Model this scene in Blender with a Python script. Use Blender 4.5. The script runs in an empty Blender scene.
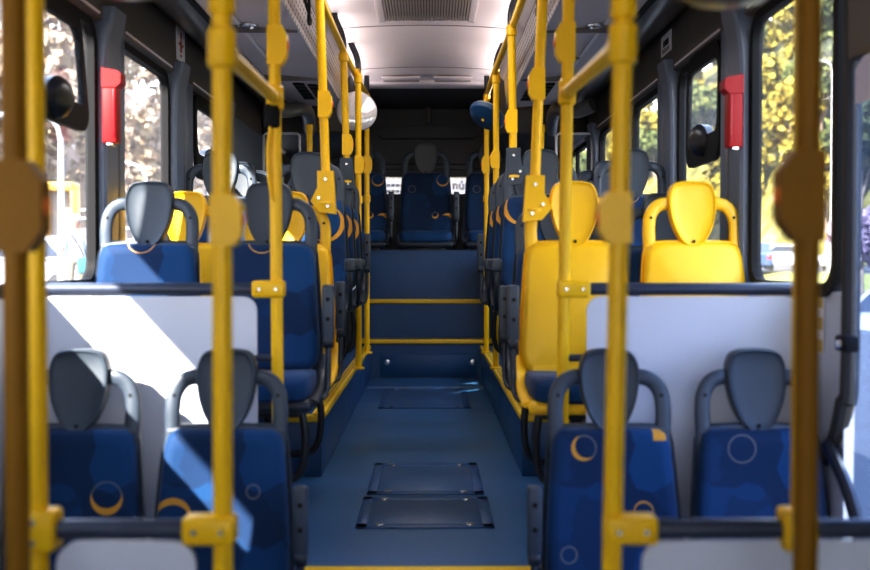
import bpy, bmesh, math, random
from mathutils import Vector, Matrix
random.seed(7)
PI = math.pi
SC = bpy.context.scene
COL = SC.collection
BX = -0.04                      # bus centre line; the camera stands at the origin
V = Vector

# ------------------------------------------------------------------ materials
MATS = {}
def nmat(name):
    m = bpy.data.materials.new(name); m.use_nodes = True
    nt = m.node_tree; b = nt.nodes['Principled BSDF']
    return m, nt, b
def mat(name, col, rough=0.5, metal=0.0, spec=0.5, noise=0.0, nscale=20, bump=0.0, bscale=200, emit=None, coat=0.0):
    if name in MATS: return MATS[name]
    m, nt, b = nmat(name)
    b.inputs['Base Color'].default_value = (*col, 1)
    b.inputs['Roughness'].default_value = rough
    b.inputs['Metallic'].default_value = metal
    b.inputs['Specular IOR Level'].default_value = spec
    b.inputs['Coat Weight'].default_value = coat
    tc = nt.nodes.new('ShaderNodeTexCoord')
    if noise > 0:
        n = nt.nodes.new('ShaderNodeTexNoise'); n.inputs['Scale'].default_value = nscale; n.inputs['Detail'].default_value = 5
        nt.links.new(tc.outputs['Object'], n.inputs['Vector'])
        r = nt.nodes.new('ShaderNodeMapRange'); r.inputs[1].default_value = .3; r.inputs[2].default_value = .7
        r.inputs[3].default_value = 1 - noise; r.inputs[4].default_value = 1 + noise
        nt.links.new(n.outputs['Fac'], r.inputs[0])
        mx = nt.nodes.new('ShaderNodeVectorMath'); mx.operation = 'SCALE'
        mx.inputs[0].default_value = col
        nt.links.new(r.outputs[0], mx.inputs['Scale']); nt.links.new(mx.outputs[0], b.inputs['Base Color'])
    if bump > 0:
        n2 = nt.nodes.new('ShaderNodeTexNoise'); n2.inputs['Scale'].default_value = bscale
        nt.links.new(tc.outputs['Object'], n2.inputs['Vector'])
        bp = nt.nodes.new('ShaderNodeBump'); bp.inputs['Strength'].default_value = bump; bp.inputs['Distance'].default_value = .002
        nt.links.new(n2.outputs['Fac'], bp.inputs['Height']); nt.links.new(bp.outputs[0], b.inputs['Normal'])
    if emit:
        b.inputs['Emission Color'].default_value = (*emit[0], 1); b.inputs['Emission Strength'].default_value = emit[1]
    MATS[name] = m
    return m

class NB:                                                    # small node-maths helper
    def __init__(s, nt): s.nt = nt
    def m(s, op, a, b=None, c=None):
        n = s.nt.nodes.new('ShaderNodeMath'); n.operation = op
        for i, v in enumerate((a, b, c)):
            if v is None: continue
            if isinstance(v, (int, float)): n.inputs[i].default_value = v
            else: s.nt.links.new(v, n.inputs[i])
        return n.outputs[0]
    def mix(s, fac, a, b):
        n = s.nt.nodes.new('ShaderNodeMix'); n.data_type = 'RGBA'
        for i, v in ((0, fac), (6, a), (7, b)):
            if isinstance(v, (int, float)): n.inputs[i].default_value = v
            elif isinstance(v, tuple): n.inputs[i].default_value = (*v, 1)
            else: s.nt.links.new(v, n.inputs[i])
        return n.outputs[2]
    def dist(s, x, z, cx, cz):
        dx = s.m('SUBTRACT', x, cx); dz = s.m('SUBTRACT', z, cz)
        return s.m('SQRT', s.m('ADD', s.m('MULTIPLY', dx, dx), s.m('MULTIPLY', dz, dz)))

ORANGE = (.62, .29, .03)
def fabric(name, rings, bright=1.0, quads=()):
    if name in MATS: return MATS[name]
    m, nt, b = nmat(name); N = NB(nt)
    tc = nt.nodes.new('ShaderNodeTexCoord'); sx = nt.nodes.new('ShaderNodeSeparateXYZ')
    nt.links.new(tc.outputs['Object'], sx.inputs[0]); x, z = sx.outputs[0], sx.outputs[2]
    vo = nt.nodes.new('ShaderNodeTexVoronoi'); vo.distance = 'MANHATTAN'; vo.inputs['Scale'].default_value = 5.5
    mp = nt.nodes.new('ShaderNodeMapping'); mp.inputs['Rotation'].default_value = (.3, .5, .2)
    nt.links.new(tc.outputs['Object'], mp.inputs[0]); nt.links.new(mp.outputs[0], vo.inputs['Vector'])
    sc = nt.nodes.new('ShaderNodeSeparateColor'); nt.links.new(vo.outputs['Color'], sc.inputs[0])
    k = bright
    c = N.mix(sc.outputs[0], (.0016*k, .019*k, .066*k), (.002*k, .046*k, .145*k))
    for (cx, cz, r, ox, oz, thin) in rings:
        d = N.dist(x, z, cx, cz)
        ring = N.m('LESS_THAN', N.m('ABSOLUTE', N.m('SUBTRACT', d, r)), .0022)
        if thin: c = N.mix(N.m('MULTIPLY', ring, .7), c, (.20, .19, .17))
        if ox or oz:
            d2 = N.dist(x, z, cx + ox, cz + oz)
            cr = N.m('MULTIPLY', N.m('LESS_THAN', d, r + .002), N.m('GREATER_THAN', d2, r + .0))
            c = N.mix(cr, c, ORANGE)
    for (cx, cz, hw, hh) in quads:
        q = N.m('MULTIPLY', N.m('LESS_THAN', N.m('ABSOLUTE', N.m('SUBTRACT', x, cx)), hw), N.m('LESS_THAN', N.m('ABSOLUTE', N.m('SUBTRACT', z, cz)), hh))
        c = N.mix(q, c, ORANGE)
    nt.links.new(c, b.inputs['Base Color'])
    b.inputs['Roughness'].default_value = .72; b.inputs['Specular IOR Level'].default_value = .22
    b.inputs['Sheen Weight'].default_value = .12; b.inputs['Sheen Tint'].default_value = (.75, .8, 1, 1)
    nz = nt.nodes.new('ShaderNodeTexNoise'); nz.inputs['Scale'].default_value = 350
    nt.links.new(tc.outputs['Object'], nz.inputs['Vector'])
    bp = nt.nodes.new('ShaderNodeBump'); bp.inputs['Strength'].default_value = .25; bp.inputs['Distance'].default_value = .001
    nt.links.new(nz.outputs['Fac'], bp.inputs['Height']); nt.links.new(bp.outputs[0], b.inputs['Normal'])
    MATS[name] = m; return m

def floor_mat(name, base, dot):
    m, nt, b = nmat(name); N = NB(nt)
    tc = nt.nodes.new('ShaderNodeTexCoord')
    vo = nt.nodes.new('ShaderNodeTexVoronoi'); vo.inputs['Scale'].default_value = 70
    nt.links.new(tc.outputs['Object'], vo.inputs['Vector'])
    sp = N.m('LESS_THAN', vo.outputs['Distance'], .16)
    sc = nt.nodes.new('ShaderNodeSeparateColor'); nt.links.new(vo.outputs['Color'], sc.inputs[0])
    sp = N.m('MULTIPLY', sp, N.m('GREATER_THAN', sc.outputs[0], .55))
    nz = nt.nodes.new('ShaderNodeTexNoise'); nz.inputs['Scale'].default_value = 2.5; nz.inputs['Detail'].default_value = 6
    nt.links.new(tc.outputs['Object'], nz.inputs['Vector'])
    c = N.mix(nz.outputs['Fac'], tuple(v*.75 for v in base), tuple(v*1.3 for v in base))
    c = N.mix(N.m('MULTIPLY', sp, .6), c, dot)
    nt.links.new(c, b.inputs['Base Color'])
    r = N.m('ADD', .28, N.m('MULTIPLY', nz.outputs['Fac'], .22)); nt.links.new(r, b.inputs['Roughness'])
    MATS[name] = m; return m

def perforated(name, base, hole, axis):
    m, nt, b = nmat(name); N = NB(nt)
    tc = nt.nodes.new('ShaderNodeTexCoord'); sx = nt.nodes.new('ShaderNodeSeparateXYZ')
    nt.links.new(tc.outputs['Object'], sx.inputs[0])
    p = .030
    u = N.m('DIVIDE', sx.outputs[1], .085); v = N.m('DIVIDE', sx.outputs[2], p)
    row = N.m('FLOOR', v)
    u = N.m('ADD', u, N.m('MULTIPLY', row, .5))
    fu = N.m('SUBTRACT', N.m('FRACT', u), .5); fv = N.m('SUBTRACT', N.m('FRACT', v), .5)
    d = N.m('SQRT', N.m('ADD', N.m('MULTIPLY', fu, fu), N.m('MULTIPLY', fv, fv)))
    c = N.mix(N.m('LESS_THAN', d, .27), base, hole)
    nt.links.new(c, b.inputs['Base Color']); b.inputs['Roughness'].default_value = .5
    MATS[name] = m; return m

def glass_mat(name, haze, hazecol, gloss=.05, tint=(1, 1, 1)):
    m = bpy.data.materials.new(name); m.use_nodes = True; nt = m.node_tree; nt.nodes.clear()
    out = nt.nodes.new('ShaderNodeOutputMaterial')
    tr = nt.nodes.new('ShaderNodeBsdfTransparent'); tr.inputs[0].default_value = (*tint, 1)
    gl = nt.nodes.new('ShaderNodeBsdfGlossy'); gl.inputs['Roughness'].default_value = .03
    df = nt.nodes.new('ShaderNodeBsdfTranslucent'); df.inputs[0].default_value = (*hazecol, 1)
    tc = nt.nodes.new('ShaderNodeTexCoord'); nz = nt.nodes.new('ShaderNodeTexNoise'); nz.inputs['Scale'].default_value = 3; nz.inputs['Detail'].default_value = 4
    nt.links.new(tc.outputs['Object'], nz.inputs['Vector'])
    mr = nt.nodes.new('ShaderNodeMapRange'); mr.inputs[1].default_value = .3; mr.inputs[2].default_value = .7; mr.inputs[3].default_value = haze*.6; mr.inputs[4].default_value = haze*1.4
    nt.links.new(nz.outputs['Fac'], mr.inputs[0])
    m1 = nt.nodes.new('ShaderNodeMixShader'); nt.links.new(mr.outputs[0], m1.inputs[0]); nt.links.new(tr.outputs[0], m1.inputs[1]); nt.links.new(df.outputs[0], m1.inputs[2])
    m2 = nt.nodes.new('ShaderNodeMixShader'); m2.inputs[0].default_value = gloss; nt.links.new(m1.outputs[0], m2.inputs[1]); nt.links.new(gl.outputs[0], m2.inputs[2])
    nt.links.new(m2.outputs[0], out.inputs[0]); MATS[name] = m; return m

def foliage_mat(name, cols, scale=1.2, trans=.3, fine=True):
    m, nt, b = nmat(name); N = NB(nt)
    tc = nt.nodes.new('ShaderNodeTexCoord')
    n1 = nt.nodes.new('ShaderNodeTexNoise'); n1.inputs['Scale'].default_value = scale; n1.inputs['Detail'].default_value = 8; n1.inputs['Roughness'].default_value = .75
    g = nt.nodes.new('ShaderNodeNewGeometry')
    nt.links.new(g.outputs['Position'], n1.inputs['Vector'])
    cr = nt.nodes.new('ShaderNodeValToRGB'); nt.links.new(n1.outputs['Fac'], cr.inputs[0])
    el = cr.color_ramp.elements
    while len(el) < len(cols): el.new(.5)
    for i, c in enumerate(cols):
        el[i].position = .30 + .42*i/(len(cols)-1); el[i].color = (*c, 1)
    nt.links.new(cr.outputs[0], b.inputs['Base Color']); b.inputs['Roughness'].default_value = .8
    b.inputs['Specular IOR Level'].default_value = .15
    MATS[name] = m; return m

YEL = mat('yellow_paint', (.93, .54, .003), .36, noise=.04, nscale=9, spec=.35)
YOC = mat('ochre_paint', (.24, .105, .003), .5, spec=.2, noise=.05, nscale=9)  # same yellow, with the front poles' backlit shade put into the colour
YELP = mat('yellow_plastic', (.88, .51, .004), .42, bump=.15, bscale=400)
GREYP = mat('slate_plastic', (.036, .050, .072), .42, bump=.2, bscale=500)
GREYD = mat('dark_slate_plastic', (.016, .023, .036), .4)
HEADM = mat('headrest_plastic', (.036, .049, .067), .5, bump=.3, bscale=420)
TANP = mat('rear_headrest_grey', (.09, .088, .09), .5)
BLK = mat('black_rubber', (.006, .006, .007), .7, spec=.2)
BLKM = mat('black_metal', (.012, .014, .02), .3)
RAILM = mat('panel_rail_dark', (.035, .045, .075), .32)
CHROME = mat('bolt_steel', (.7, .7, .7), .25, metal=1)
PANELW = mat('panel_white', (.66, .67, .73), .38, noise=.03, nscale=3)
CEIL = mat('ceiling_white', (.80, .71, .72), .5, noise=.03, nscale=2)
SEAMM = mat('ceiling_seam', (.22, .17, .18), .7)
DUCTL = mat('duct_light', (.56, .50, .51), .45, noise=.04, nscale=3)
DUCTD = mat('duct_dark', (.10, .085, .085), .4)
PERF = perforated('duct_perforated', (.42, .37, .36), (.03, .025, .025), 0)
TAUPE = mat('lintel_taupe', (.085, .070, .058), .5, noise=.08, nscale=6)
TROUGH = mat('trough_graphite', (.06, .055, .056), .28)
PILL = mat('pillar_bluegrey', (.12, .145, .20), .42, noise=.05, nscale=8)
PILLS = mat('pillar_side_taupe', (.10, .08, .06), .55)
WALLL = mat('side_wall_light', (.50, .53, .60), .5, noise=.04, nscale=4)
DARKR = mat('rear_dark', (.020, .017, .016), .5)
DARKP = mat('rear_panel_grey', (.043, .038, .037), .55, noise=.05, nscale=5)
RED = mat('hammer_red', (.30, .0015, .004), .5, spec=.3)
WHITE = mat('paper_white', (.85, .83, .84), .6)
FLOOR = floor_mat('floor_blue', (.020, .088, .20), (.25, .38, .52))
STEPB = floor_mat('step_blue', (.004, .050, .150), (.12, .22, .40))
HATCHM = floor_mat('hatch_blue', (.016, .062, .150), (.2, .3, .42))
NOSE = mat('nosing_yellow', (.82, .50, .01), .5, noise=.06, nscale=30)
NOSED = mat('nosing_groove', (.30, .17, .01), .6)
GL_L = glass_mat('glass_hazy', .014, (.9, .92, 1.0))
GL_R = glass_mat('glass_clear', .02, (.9, .93, 1.0))
GL_D = glass_mat('glass_door', .03, (.5, .62, .85), .05, (.62, .70, .85))
MIRR = mat('mirror_face', (.75, .72, .72), .12, metal=.35)
BLUEM = mat('mirror_back_blue', (.012, .06, .16), .3)  # blue reflection put into the shell colour

# ------------------------------------------------------------------ mesh helpers
class MB:
    def __init__(s): s.bm = bmesh.new(); s.mats = []
    def mi(s, m):
        if m not in s.mats: s.mats.append(m)
        return s.mats.index(m)
    def _tag(s, faces, m):
        i = s.mi(m)
        for f in faces: f.material_index = i
    def box(s, a, b, m, bev=0.0, seg=2, M=None):
        cx = [(p+q)/2 for p, q in zip(a, b)]; sz = [abs(q-p) for p, q in zip(a, b)]
        r = bmesh.ops.create_cube(s.bm, size=1.0)
        vs = r['verts']
        for v in vs: v.co = V((v.co.x*sz[0]+cx[0], v.co.y*sz[1]+cx[1], v.co.z*sz[2]+cx[2]))
        fs = set(f for v in vs for f in v.link_faces)
        if bev > 0:
            es = set(e for v in vs for e in v.link_edges)
            bw = min(bev, min(sz)*.49)
            r2 = bmesh.ops.bevel(s.bm, geom=list(es), offset=bw, segments=seg, affect='EDGES', profile=.5)
            fs = set(r2['faces']) | set(f for f in fs if f.is_valid)
            vs = list(set(v for f in fs for v in f.verts))
        if M is not None:
            for v in vs: v.co = M @ v.co
        s._tag([f for f in fs if f.is_valid], m); return vs
    def tube(s, pts, r, m, n=10, rb=None, up=None, cap=True, smooth=0):
        pts = [V(p) for p in pts]
        if smooth: pts = catmull(pts, smooth)
        rings = []; prev = None
        for i, p in enumerate(pts):
            t = (pts[min(i+1, len(pts)-1)] - pts[max(i-1, 0)]).normalized()
            if up is not None: a = V(up)
            elif prev is not None: a = prev
            else: a = V((0, 0, 1)) if abs(t.z) < .9 else V((1, 0, 0))
            a = (a - t*a.dot(t)).normalized(); prev = a
            b = t.cross(a)
            rr = r[i] if isinstance(r, (list, tuple)) else r
            r2 = rr if rb is None else rb
            rings.append([s.bm.verts.new(p + a*math.cos(2*PI*k/n)*rr + b*math.sin(2*PI*k/n)*r2) for k in range(n)])
        fs = []
        for i in range(len(rings)-1):
            for k in range(n):
                fs.append(s.bm.faces.new((rings[i][k], rings[i][(k+1) % n], rings[i+1][(k+1) % n], rings[i+1][k])))
        if cap:
            fs.append(s.bm.faces.new(rings[0][::-1])); fs.append(s.bm.faces.new(rings[-1]))
        s._tag(fs, m)
    def lathe(s, o, axis, prof, m, n=20):                     # prof: (radius, distance along axis)
        o = V(o); ax = V(axis).normalized()
        a = V((0, 0, 1)) if abs(ax.z) < .9 else V((1, 0, 0))
        a = (a - ax*a.dot(ax)).normalized(); b = ax.cross(a)
        rings = [[s.bm.verts.new(o + ax*h + (a*math.cos(2*PI*k/n) + b*math.sin(2*PI*k/n))*max(r, 1e-4)) for k in range(n)] for r, h in prof]
        fs = []
        for i in range(len(rings)-1):
            for k in range(n): fs.append(s.bm.faces.new((rings[i][k], rings[i][(k+1) % n], rings[i+1][(k+1) % n], rings[i+1][k])))
        fs.append(s.bm.faces.new(rings[0][::-1])); fs.append(s.bm.faces.new(rings[-1]))
        s._tag(fs, m)
    def loft(s, rings, m, cap=True, closed=True):
        R = [[s.bm.verts.new(V(p)) for p in r] for r in rings]; n = len(R[0]); fs = []
        for i in range(len(R)-1):
            for k in range(n if closed else n-1): fs.append(s.bm.faces.new((R[i][k], R[i][(k+1) % n], R[i+1][(k+1) % n], R[i+1][k])))
        if cap: fs.append(s.bm.faces.new(R[0][::-1])); fs.append(s.bm.faces.new(R[-1]))
        s._tag(fs, m)
    def prism(s, poly, y0, y1, m):                            # polygon in (x, z), extruded in y
        s.loft([[(x, y0, z) for x, z in poly], [(x, y1, z) for x, z in poly]], m)
    def quad(s, pts, m): s._tag([s.bm.faces.new([s.bm.verts.new(V(p)) for p in pts])], m)
    def mesh(s, name, ang=35):
        bmesh.ops.recalc_face_normals(s.bm, faces=s.bm.faces[:])
        me = bpy.data.meshes.new(name); s.bm.to_mesh(me); s.bm.free()
        for m in s.mats: me.materials.append(m)
        for p in me.polygons: p.use_smooth = True
        me.set_sharp_from_angle(angle=math.radians(ang))
        return me
    def build(s, name, parent=None, loc=(0, 0, 0), ang=35): return link(name, s.mesh(name, ang), parent, loc)

def catmull(p, k):
    out = []
    for i in range(len(p)-1):
        a, b, c, d = p[max(i-1, 0)], p[i], p[i+1], p[min(i+2, len(p)-1)]
        for j in range(k):
            t = j/k
            out.append(.5*((2*b) + (c-a)*t + (2*a-5*b+4*c-d)*t*t + (3*b-a-3*c+d)*t**3))
    out.append(p[-1]); return out
def link(name, me, parent=None, loc=(0, 0, 0)):
    o = bpy.data.objects.new(name, me); COL.objects.link(o); o.location = loc
    if parent is not None: o.parent = parent
    return o
def thing(name, label, cat, loc, group=None, rz=0):
    o = bpy.data.objects.new(name, None); COL.objects.link(o); o.location = loc; o.rotation_euler = (0, 0, rz)
    o.empty_display_size = .1; o['label'] = label; o['category'] = cat
    if group: o['group'] = group
    return o
def tag(o, label, cat, group=None):
    o['label'] = label; o['category'] = cat
    if group: o['group'] = group
    return o
def struct(o): o['kind'] = 'structure'; return o

# ------------------------------------------------------------------ camera
cam = bpy.data.cameras.new('camera'); co = bpy.data.objects.new('camera', cam); COL.objects.link(co)
cam.sensor_width = 36; cam.lens = 1100/870*36
co.rotation_euler = (PI/2 - math.atan(25/1100), 0, -math.atan(5/1100))
cam.clip_start = .05; cam.clip_end = 500
cam.dof.use_dof = True; cam.dof.focus_distance = 7.0; cam.dof.aperture_fstop = 1.9; cam.dof.aperture_blades = 9
SC.camera = co

# ------------------------------------------------------------------ bus shell
FL, LOW, PLAT = -1.06, -1.66, -.764
HW = 1.36                                    # half width, wall face at BX +- HW
Y0, YEND, YC = -2.5, 11.2, 9.6
XL, XR = BX-HW, BX+HW
PF = 5.36                                    # front of the raised seat platforms
AH = .49                                     # half width of the aisle between them

b = MB()
b.box((XL-.1, Y0, LOW-.06), (XR+.1, 3.78, LOW), FLOOR)
b.box((XL-.1, 3.78, LOW), (XR+.1, 9.80, FL), FLOOR)
b.box((BX-.40, 3.64, LOW), (BX+.40, 3.78, FL), FLOOR)
b.box((BX-.40, 3.34, LOW), (BX+.40, 3.64, (FL+LOW)/2), FLOOR)
struct(b.build('floor'))
b = MB(); b.box((BX-.40, 3.70, FL-.004), (BX+.40, 3.775, FL+.004), NOSE, .003); struct(b.build('trim_1'))

for i, s in enumerate((-1, 1)):
    b = MB()
    xa, xb = BX+s*AH, BX+s*HW
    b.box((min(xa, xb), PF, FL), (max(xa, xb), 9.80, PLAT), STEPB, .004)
    struct(b.build('floor_platform'))
    b = MB()
    e = xa+s*.055
    b.box((min(xa-s*.006, e), PF-.006, PLAT-.028), (max(xa-s*.006, e), 9.75, PLAT+.006), NOSE, .004)
    for k in (.018, .036): b.box((xa+s*k-.003, PF+.03, PLAT+.006), (xa+s*k+.003, 9.74, PLAT+.0075), NOSED)
    b.box((min(xa-s*.006, xa+s*.27), PF-.007, PLAT-.028), (max(xa-s*.006, xa+s*.27), PF+.05, PLAT+.006), NOSE, .004)
    struct(b.build('trim_%d' % (i+2)))

# steps up to the rear bench
S1, S2, S3 = (9.75, -.71), (10.05, -.365), (10.33, .094)
b = MB()
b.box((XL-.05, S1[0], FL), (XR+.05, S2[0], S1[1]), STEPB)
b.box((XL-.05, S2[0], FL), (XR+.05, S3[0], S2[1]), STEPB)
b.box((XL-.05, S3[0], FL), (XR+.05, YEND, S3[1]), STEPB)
b.box((BX-.40, S1[0]-.014, FL+.03), (BX+.46, S1[0], S1[1]-.13), STEPB, .005)
struct(b.build('floor_rear_steps'))
b = MB()
b.box((BX-.60, S1[0]-.02, S1[1]-.03), (BX+.60, S1[0]+.06, S1[1]+.006), NOSE, .005); struct(b.build('trim_4'))
b = MB()
b.box((BX-.60, S2[0]-.02, S2[1]-.03), (BX+.60, S2[0]+.05, S2[1]+.006), NOSE, .005); struct(b.build('trim_5'))
for sx in (-.34, .42):
    b = MB(); b.lathe((BX+sx, S1[0]-.014, FL+.155), (0, -1, 0), [(.028, 0), (.026, .006), (.010, .009)], CHROME, 16)
    tag(b.build('steel_bolt'), 'round steel bolt at the %s end of the lowest step riser' % ('left' if sx < 0 else 'right'), 'bolt', 'bolts on the lowest step riser')
# raised plate before the first step
b = MB()
b.loft([[(BX-.49, 9.05, FL+.001), (BX+.49, 9.05, FL+.001), (BX+.45, 9.74, FL+.001), (BX-.45, 9.74, FL+.001)],
        [(BX-.48, 9.06, FL+.014), (BX+.48, 9.06, FL+.014), (BX+.44, 9.73, FL+.014), (BX-.44, 9.73, FL+.014)]], FLOOR)
tag(b.build('floor_plate'), 'light blue floor plate lying just before the lowest rear step', 'floor plate')

def hatch(y0, y1, xa, xb, label):
    t = thing('floor_hatch', label, 'hatch', (0, 0, 0), 'hatches in the aisle floor')
    t.location = ((xa+xb)/2, (y0+y1)/2, FL); hx, hy = (xb-xa)/2, (y1-y0)/2
    b = MB(); w = .045
    b.box((-hx, -hy, 0), (hx, -hy+w*1.3, .007), STEPB, .002); b.box((-hx, hy-w*1.3, 0), (hx, hy, .007), STEPB, .002)
    b.box((-hx, -hy, 0), (-hx+w, hy, .007), STEPB, .002); b.box((hx-w, -hy, 0), (hx, hy, .007), STEPB, .002)
    b.build('hatch_frame', t)
    b = MB(); b.box((-hx+w, -hy+w, 0), (hx-w, hy-w, .004), HATCHM, .002); b.build('hatch_lid', t)
    for sx in (-1, 1):
        for sy in (-1, 1):
            b = MB(); b.lathe((sx*(hx-w-.05), sy*(hy-.045), .004), (0, 0, 1), [(.020, 0), (.019, .004), (.008, .005)], CHROME, 12); b.build('screw', t)
sY = lambda py: 1100*1.06/(py-260)
hatch(sY(530), sY(499), BX-.255, BX+.295, 'nearest blue floor hatch in the aisle, with four steel screws')
hatch(sY(496), sY(465), BX-.245, BX+.285, 'middle blue floor hatch, just behind the nearest one')
hatch(sY(409), sY(389.5), BX-.33, BX+.33, 'farthest floor hatch, before the plate at the rear steps')

# ---- side walls: lower part, lintel, pillars
SILL, WTOP, LTOP = -.105, .985, 1.29
WINS = {-1: [(.60, 2.10), (2.52, 4.60), (4.93, 5.88), (6.34, 7.30), (9.5, 10.5)],
         1: [(3.56, 4.50), (4.86, 5.81), (6.20, 7.12), (7.6, 8.5), (9.0, 10.45)]}
def rrect(y0, y1, z0, z1, r, k=6):
    pts = []
    for cy, cz, a0 in ((y1-r, z1-r, 0), (y0+r, z1-r, 90), (y0+r, z0+r, 180), (y1-r, z0+r, 270)):
        for j in range(k+1):
            a = math.radians(a0+90*j/k); pts.append((cy+r*math.cos(a), cz+r*math.sin(a)))
    return pts
for s, nm in ((-1, 'left'), (1, 'right')):
    X = BX+s*HW; b = MB()
    def wbox(y0, y1, z0, z1, m, t=.03, inn=0.0, bev=0):
        xa, xb = X-s*inn, X+s*t
        b.box((min(xa, xb), y0, z0), (max(xa, xb), y1, z1), m, bev)
    ylow0 = Y0 if s < 0 else 3.46
    if s < 0: wbox(Y0, 3.0, LOW, SILL, WALLL)
    else: wbox(Y0, 2.4, LOW, WTOP, TAUPE)
    wbox(3.0 if s < 0 else 3.49, 9.0, LOW, SILL, WALLL)
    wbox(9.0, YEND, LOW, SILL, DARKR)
    wbox(Y0, YEND, WTOP, 1.62, TAUPE)
    cuts = [Y0] + [v for w in WINS[s] for v in w] + [YEND]
    for k in range(0, len(cuts), 2):
        if s > 0 and k == 0: continue
        if cuts[k+1]-cuts[k] > .02: wbox(cuts[k], cuts[k+1], SILL, WTOP, PILLS)
    # lintel panel leaning in above the windows
    b.prism([(X+s*.002, WTOP+.005), (X-s*.035, WTOP+.02), (X-s*.03, LTOP), (X+s*.002, LTOP)], Y0, 9.2, TAUPE)
    struct(b.build('wall_'+nm))
    # bright reveal strip above windows
    # pillars proud of the wall
    for k, w in enumerate(WINS[s]):
        if k == len(WINS[s])-1: break
        ya, yb = w[1], WINS[s][k+1][0]
        b = MB(); d = .045
        # blue-grey inner post in front, taupe behind
        ym = ya+.03
        prof = []
        for z, dd in ((SILL-.02, d), (.70, d), (.82, d+.004), (.92, d+.012), (1.0, d+.03), (1.06, d+.04)):
            prof.append((z, dd))
        rings = []
        for z, dd in prof:
            zz = z
            x0, x1 = X+s*.01, X-s*min(dd, .085)
            rings.append([(x0, ym-.01, zz), (x1+s*.012, ym-.01, zz), (x1, ym+.004, zz), (x1, ym+.17, zz), (x1+s*.012, ym+.185, zz), (x0, ym+.185, zz)])
        b.loft(rings, PILL)
        b.box((min(X, X-s*.045), ym+.185, SILL), (max(X, X-s*.045), yb-.02, 1.0), PILLS, .004)
        b.box((min(X-s*.07, X-s*.079), ym-.012, .693), (max(X-s*.07, X-s*.079), ym+.187, .70), BLK) if 0 else None
        struct(b.build('trim_%d' % (10+k+(10 if s > 0 else 0))))

# ---- windows
wn = 0
def window(s, y0, y1, hopper=None, glass=GL_R, divider=None, dw=.022):
    global wn; wn += 1
    X = BX+s*HW
    t = bpy.data.objects.new('window_%d' % wn, None); COL.objects.link(t); t['kind'] = 'structure'; t.location = (X, (y0+y1)/2, SILL)
    t.empty_display_size = .1
    cy, cz = (y0+y1)/2, SILL
    def ring(o0, o1, xa, xb, m, r=.11):
        bb = MB(); A = rrect(y0-o0-cy, y1+o0-cy, SILL-o0-cz, WTOP+o0-cz, r+o0); B = rrect(y0-o1-cy, y1+o1-cy, SILL-o1-cz, WTOP+o1-cz, max(r+o1, .02))
        bb.loft([[(xa, p, q) for p, q in A], [(xb, p, q) for p, q in A], [(xb, p, q) for p, q in B], [(xa, p, q) for p, q in B], [(xa, p, q) for p, q in A]], m, cap=False)
        return bb
    ring(.02, -.026, -s*.012, s*.028, BLK).build('window_frame', t)
    bb = MB(); bb.loft([[(-s*.012, y, WTOP-cz+.018), (-s*.040, y, WTOP-cz+.034), (-s*.040, y, WTOP-cz+.040), (-s*.012, y, WTOP-cz+.030)] for y in (y0-cy+.03, y1-cy-.03)], CEIL); bb.build('top_strip', t)
    bb = MB(); bb.box((s*.016-.002, y0-cy-.01, -.01), (s*.03+.002, y1-cy+.01, WTOP-cz+.01), glass); bb.build('pane', t)
    if divider:
        bb = MB(); bb.box((-s*.02-.015, divider-cy-dw, 0), (-s*.02+.015, divider-cy+dw, WTOP-cz), BLK, .004); bb.build('divider_bar', t)
    if hopper:                                              # vent pane tilted into the bus
        ya, yb, zt, zb, out, bt, th = hopper
        ya -= cy; yb -= cy; zt -= cz; zb -= cz
        def P(y, z, off=0.0):
            f = (zt-z)/(zt-zb); return (-s*(.02+out*f+off), y, z)
        bb = MB(); w = .055
        fr = rrect(ya, yb, zb, zt, .10); inn = rrect(ya+.04, yb-.04, zb+bt, zt-.08, .06)
        bb.loft([[P(*p) for p in fr], [P(*p, th) for p in fr], [P(*p, th) for p in inn], [P(*p) for p in inn], [P(*p) for p in fr]], BLK, cap=False)
        bb.build('vent_frame', t)
        bb = MB(); bb.loft([[P(*p, .008) for p in inn], [P(*p, .011) for p in inn]], glass); bb.build('vent_pane', t)
        bb = MB(); c = P((ya+yb)/2-.02, zb+bt*.85, th)
        bb.lathe(c, (-s, -.35, 0), [(.075, -.02), (.075, .02), (.06, .04), (.03, .05)], BLKM, 20)
        hd = bb.build('latch', t)
    return t
window(-1, *WINS[-1][0], glass=GL_L)
window(-1, *WINS[-1][1], hopper=(3.55, 4.30, .97, .49, .035, .10, .025), glass=GL_L)
window(-1, *WINS[-1][2], glass=GL_L)
window(-1, *WINS[-1][3], hopper=(6.40, 7.05, .97, .48, .01, .14, .02), glass=GL_L)
window(-1, *WINS[-1][4], glass=GL_L, divider=10.0)
window(1, *WINS[1][0])
window(1, *WINS[1][1], hopper=(4.87, 5.50, .99, .45, .005, .13, .02))
window(1, *WINS[1][2])
window(1, *WINS[1][3])
window(1, *WINS[1][4], divider=9.7)

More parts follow.
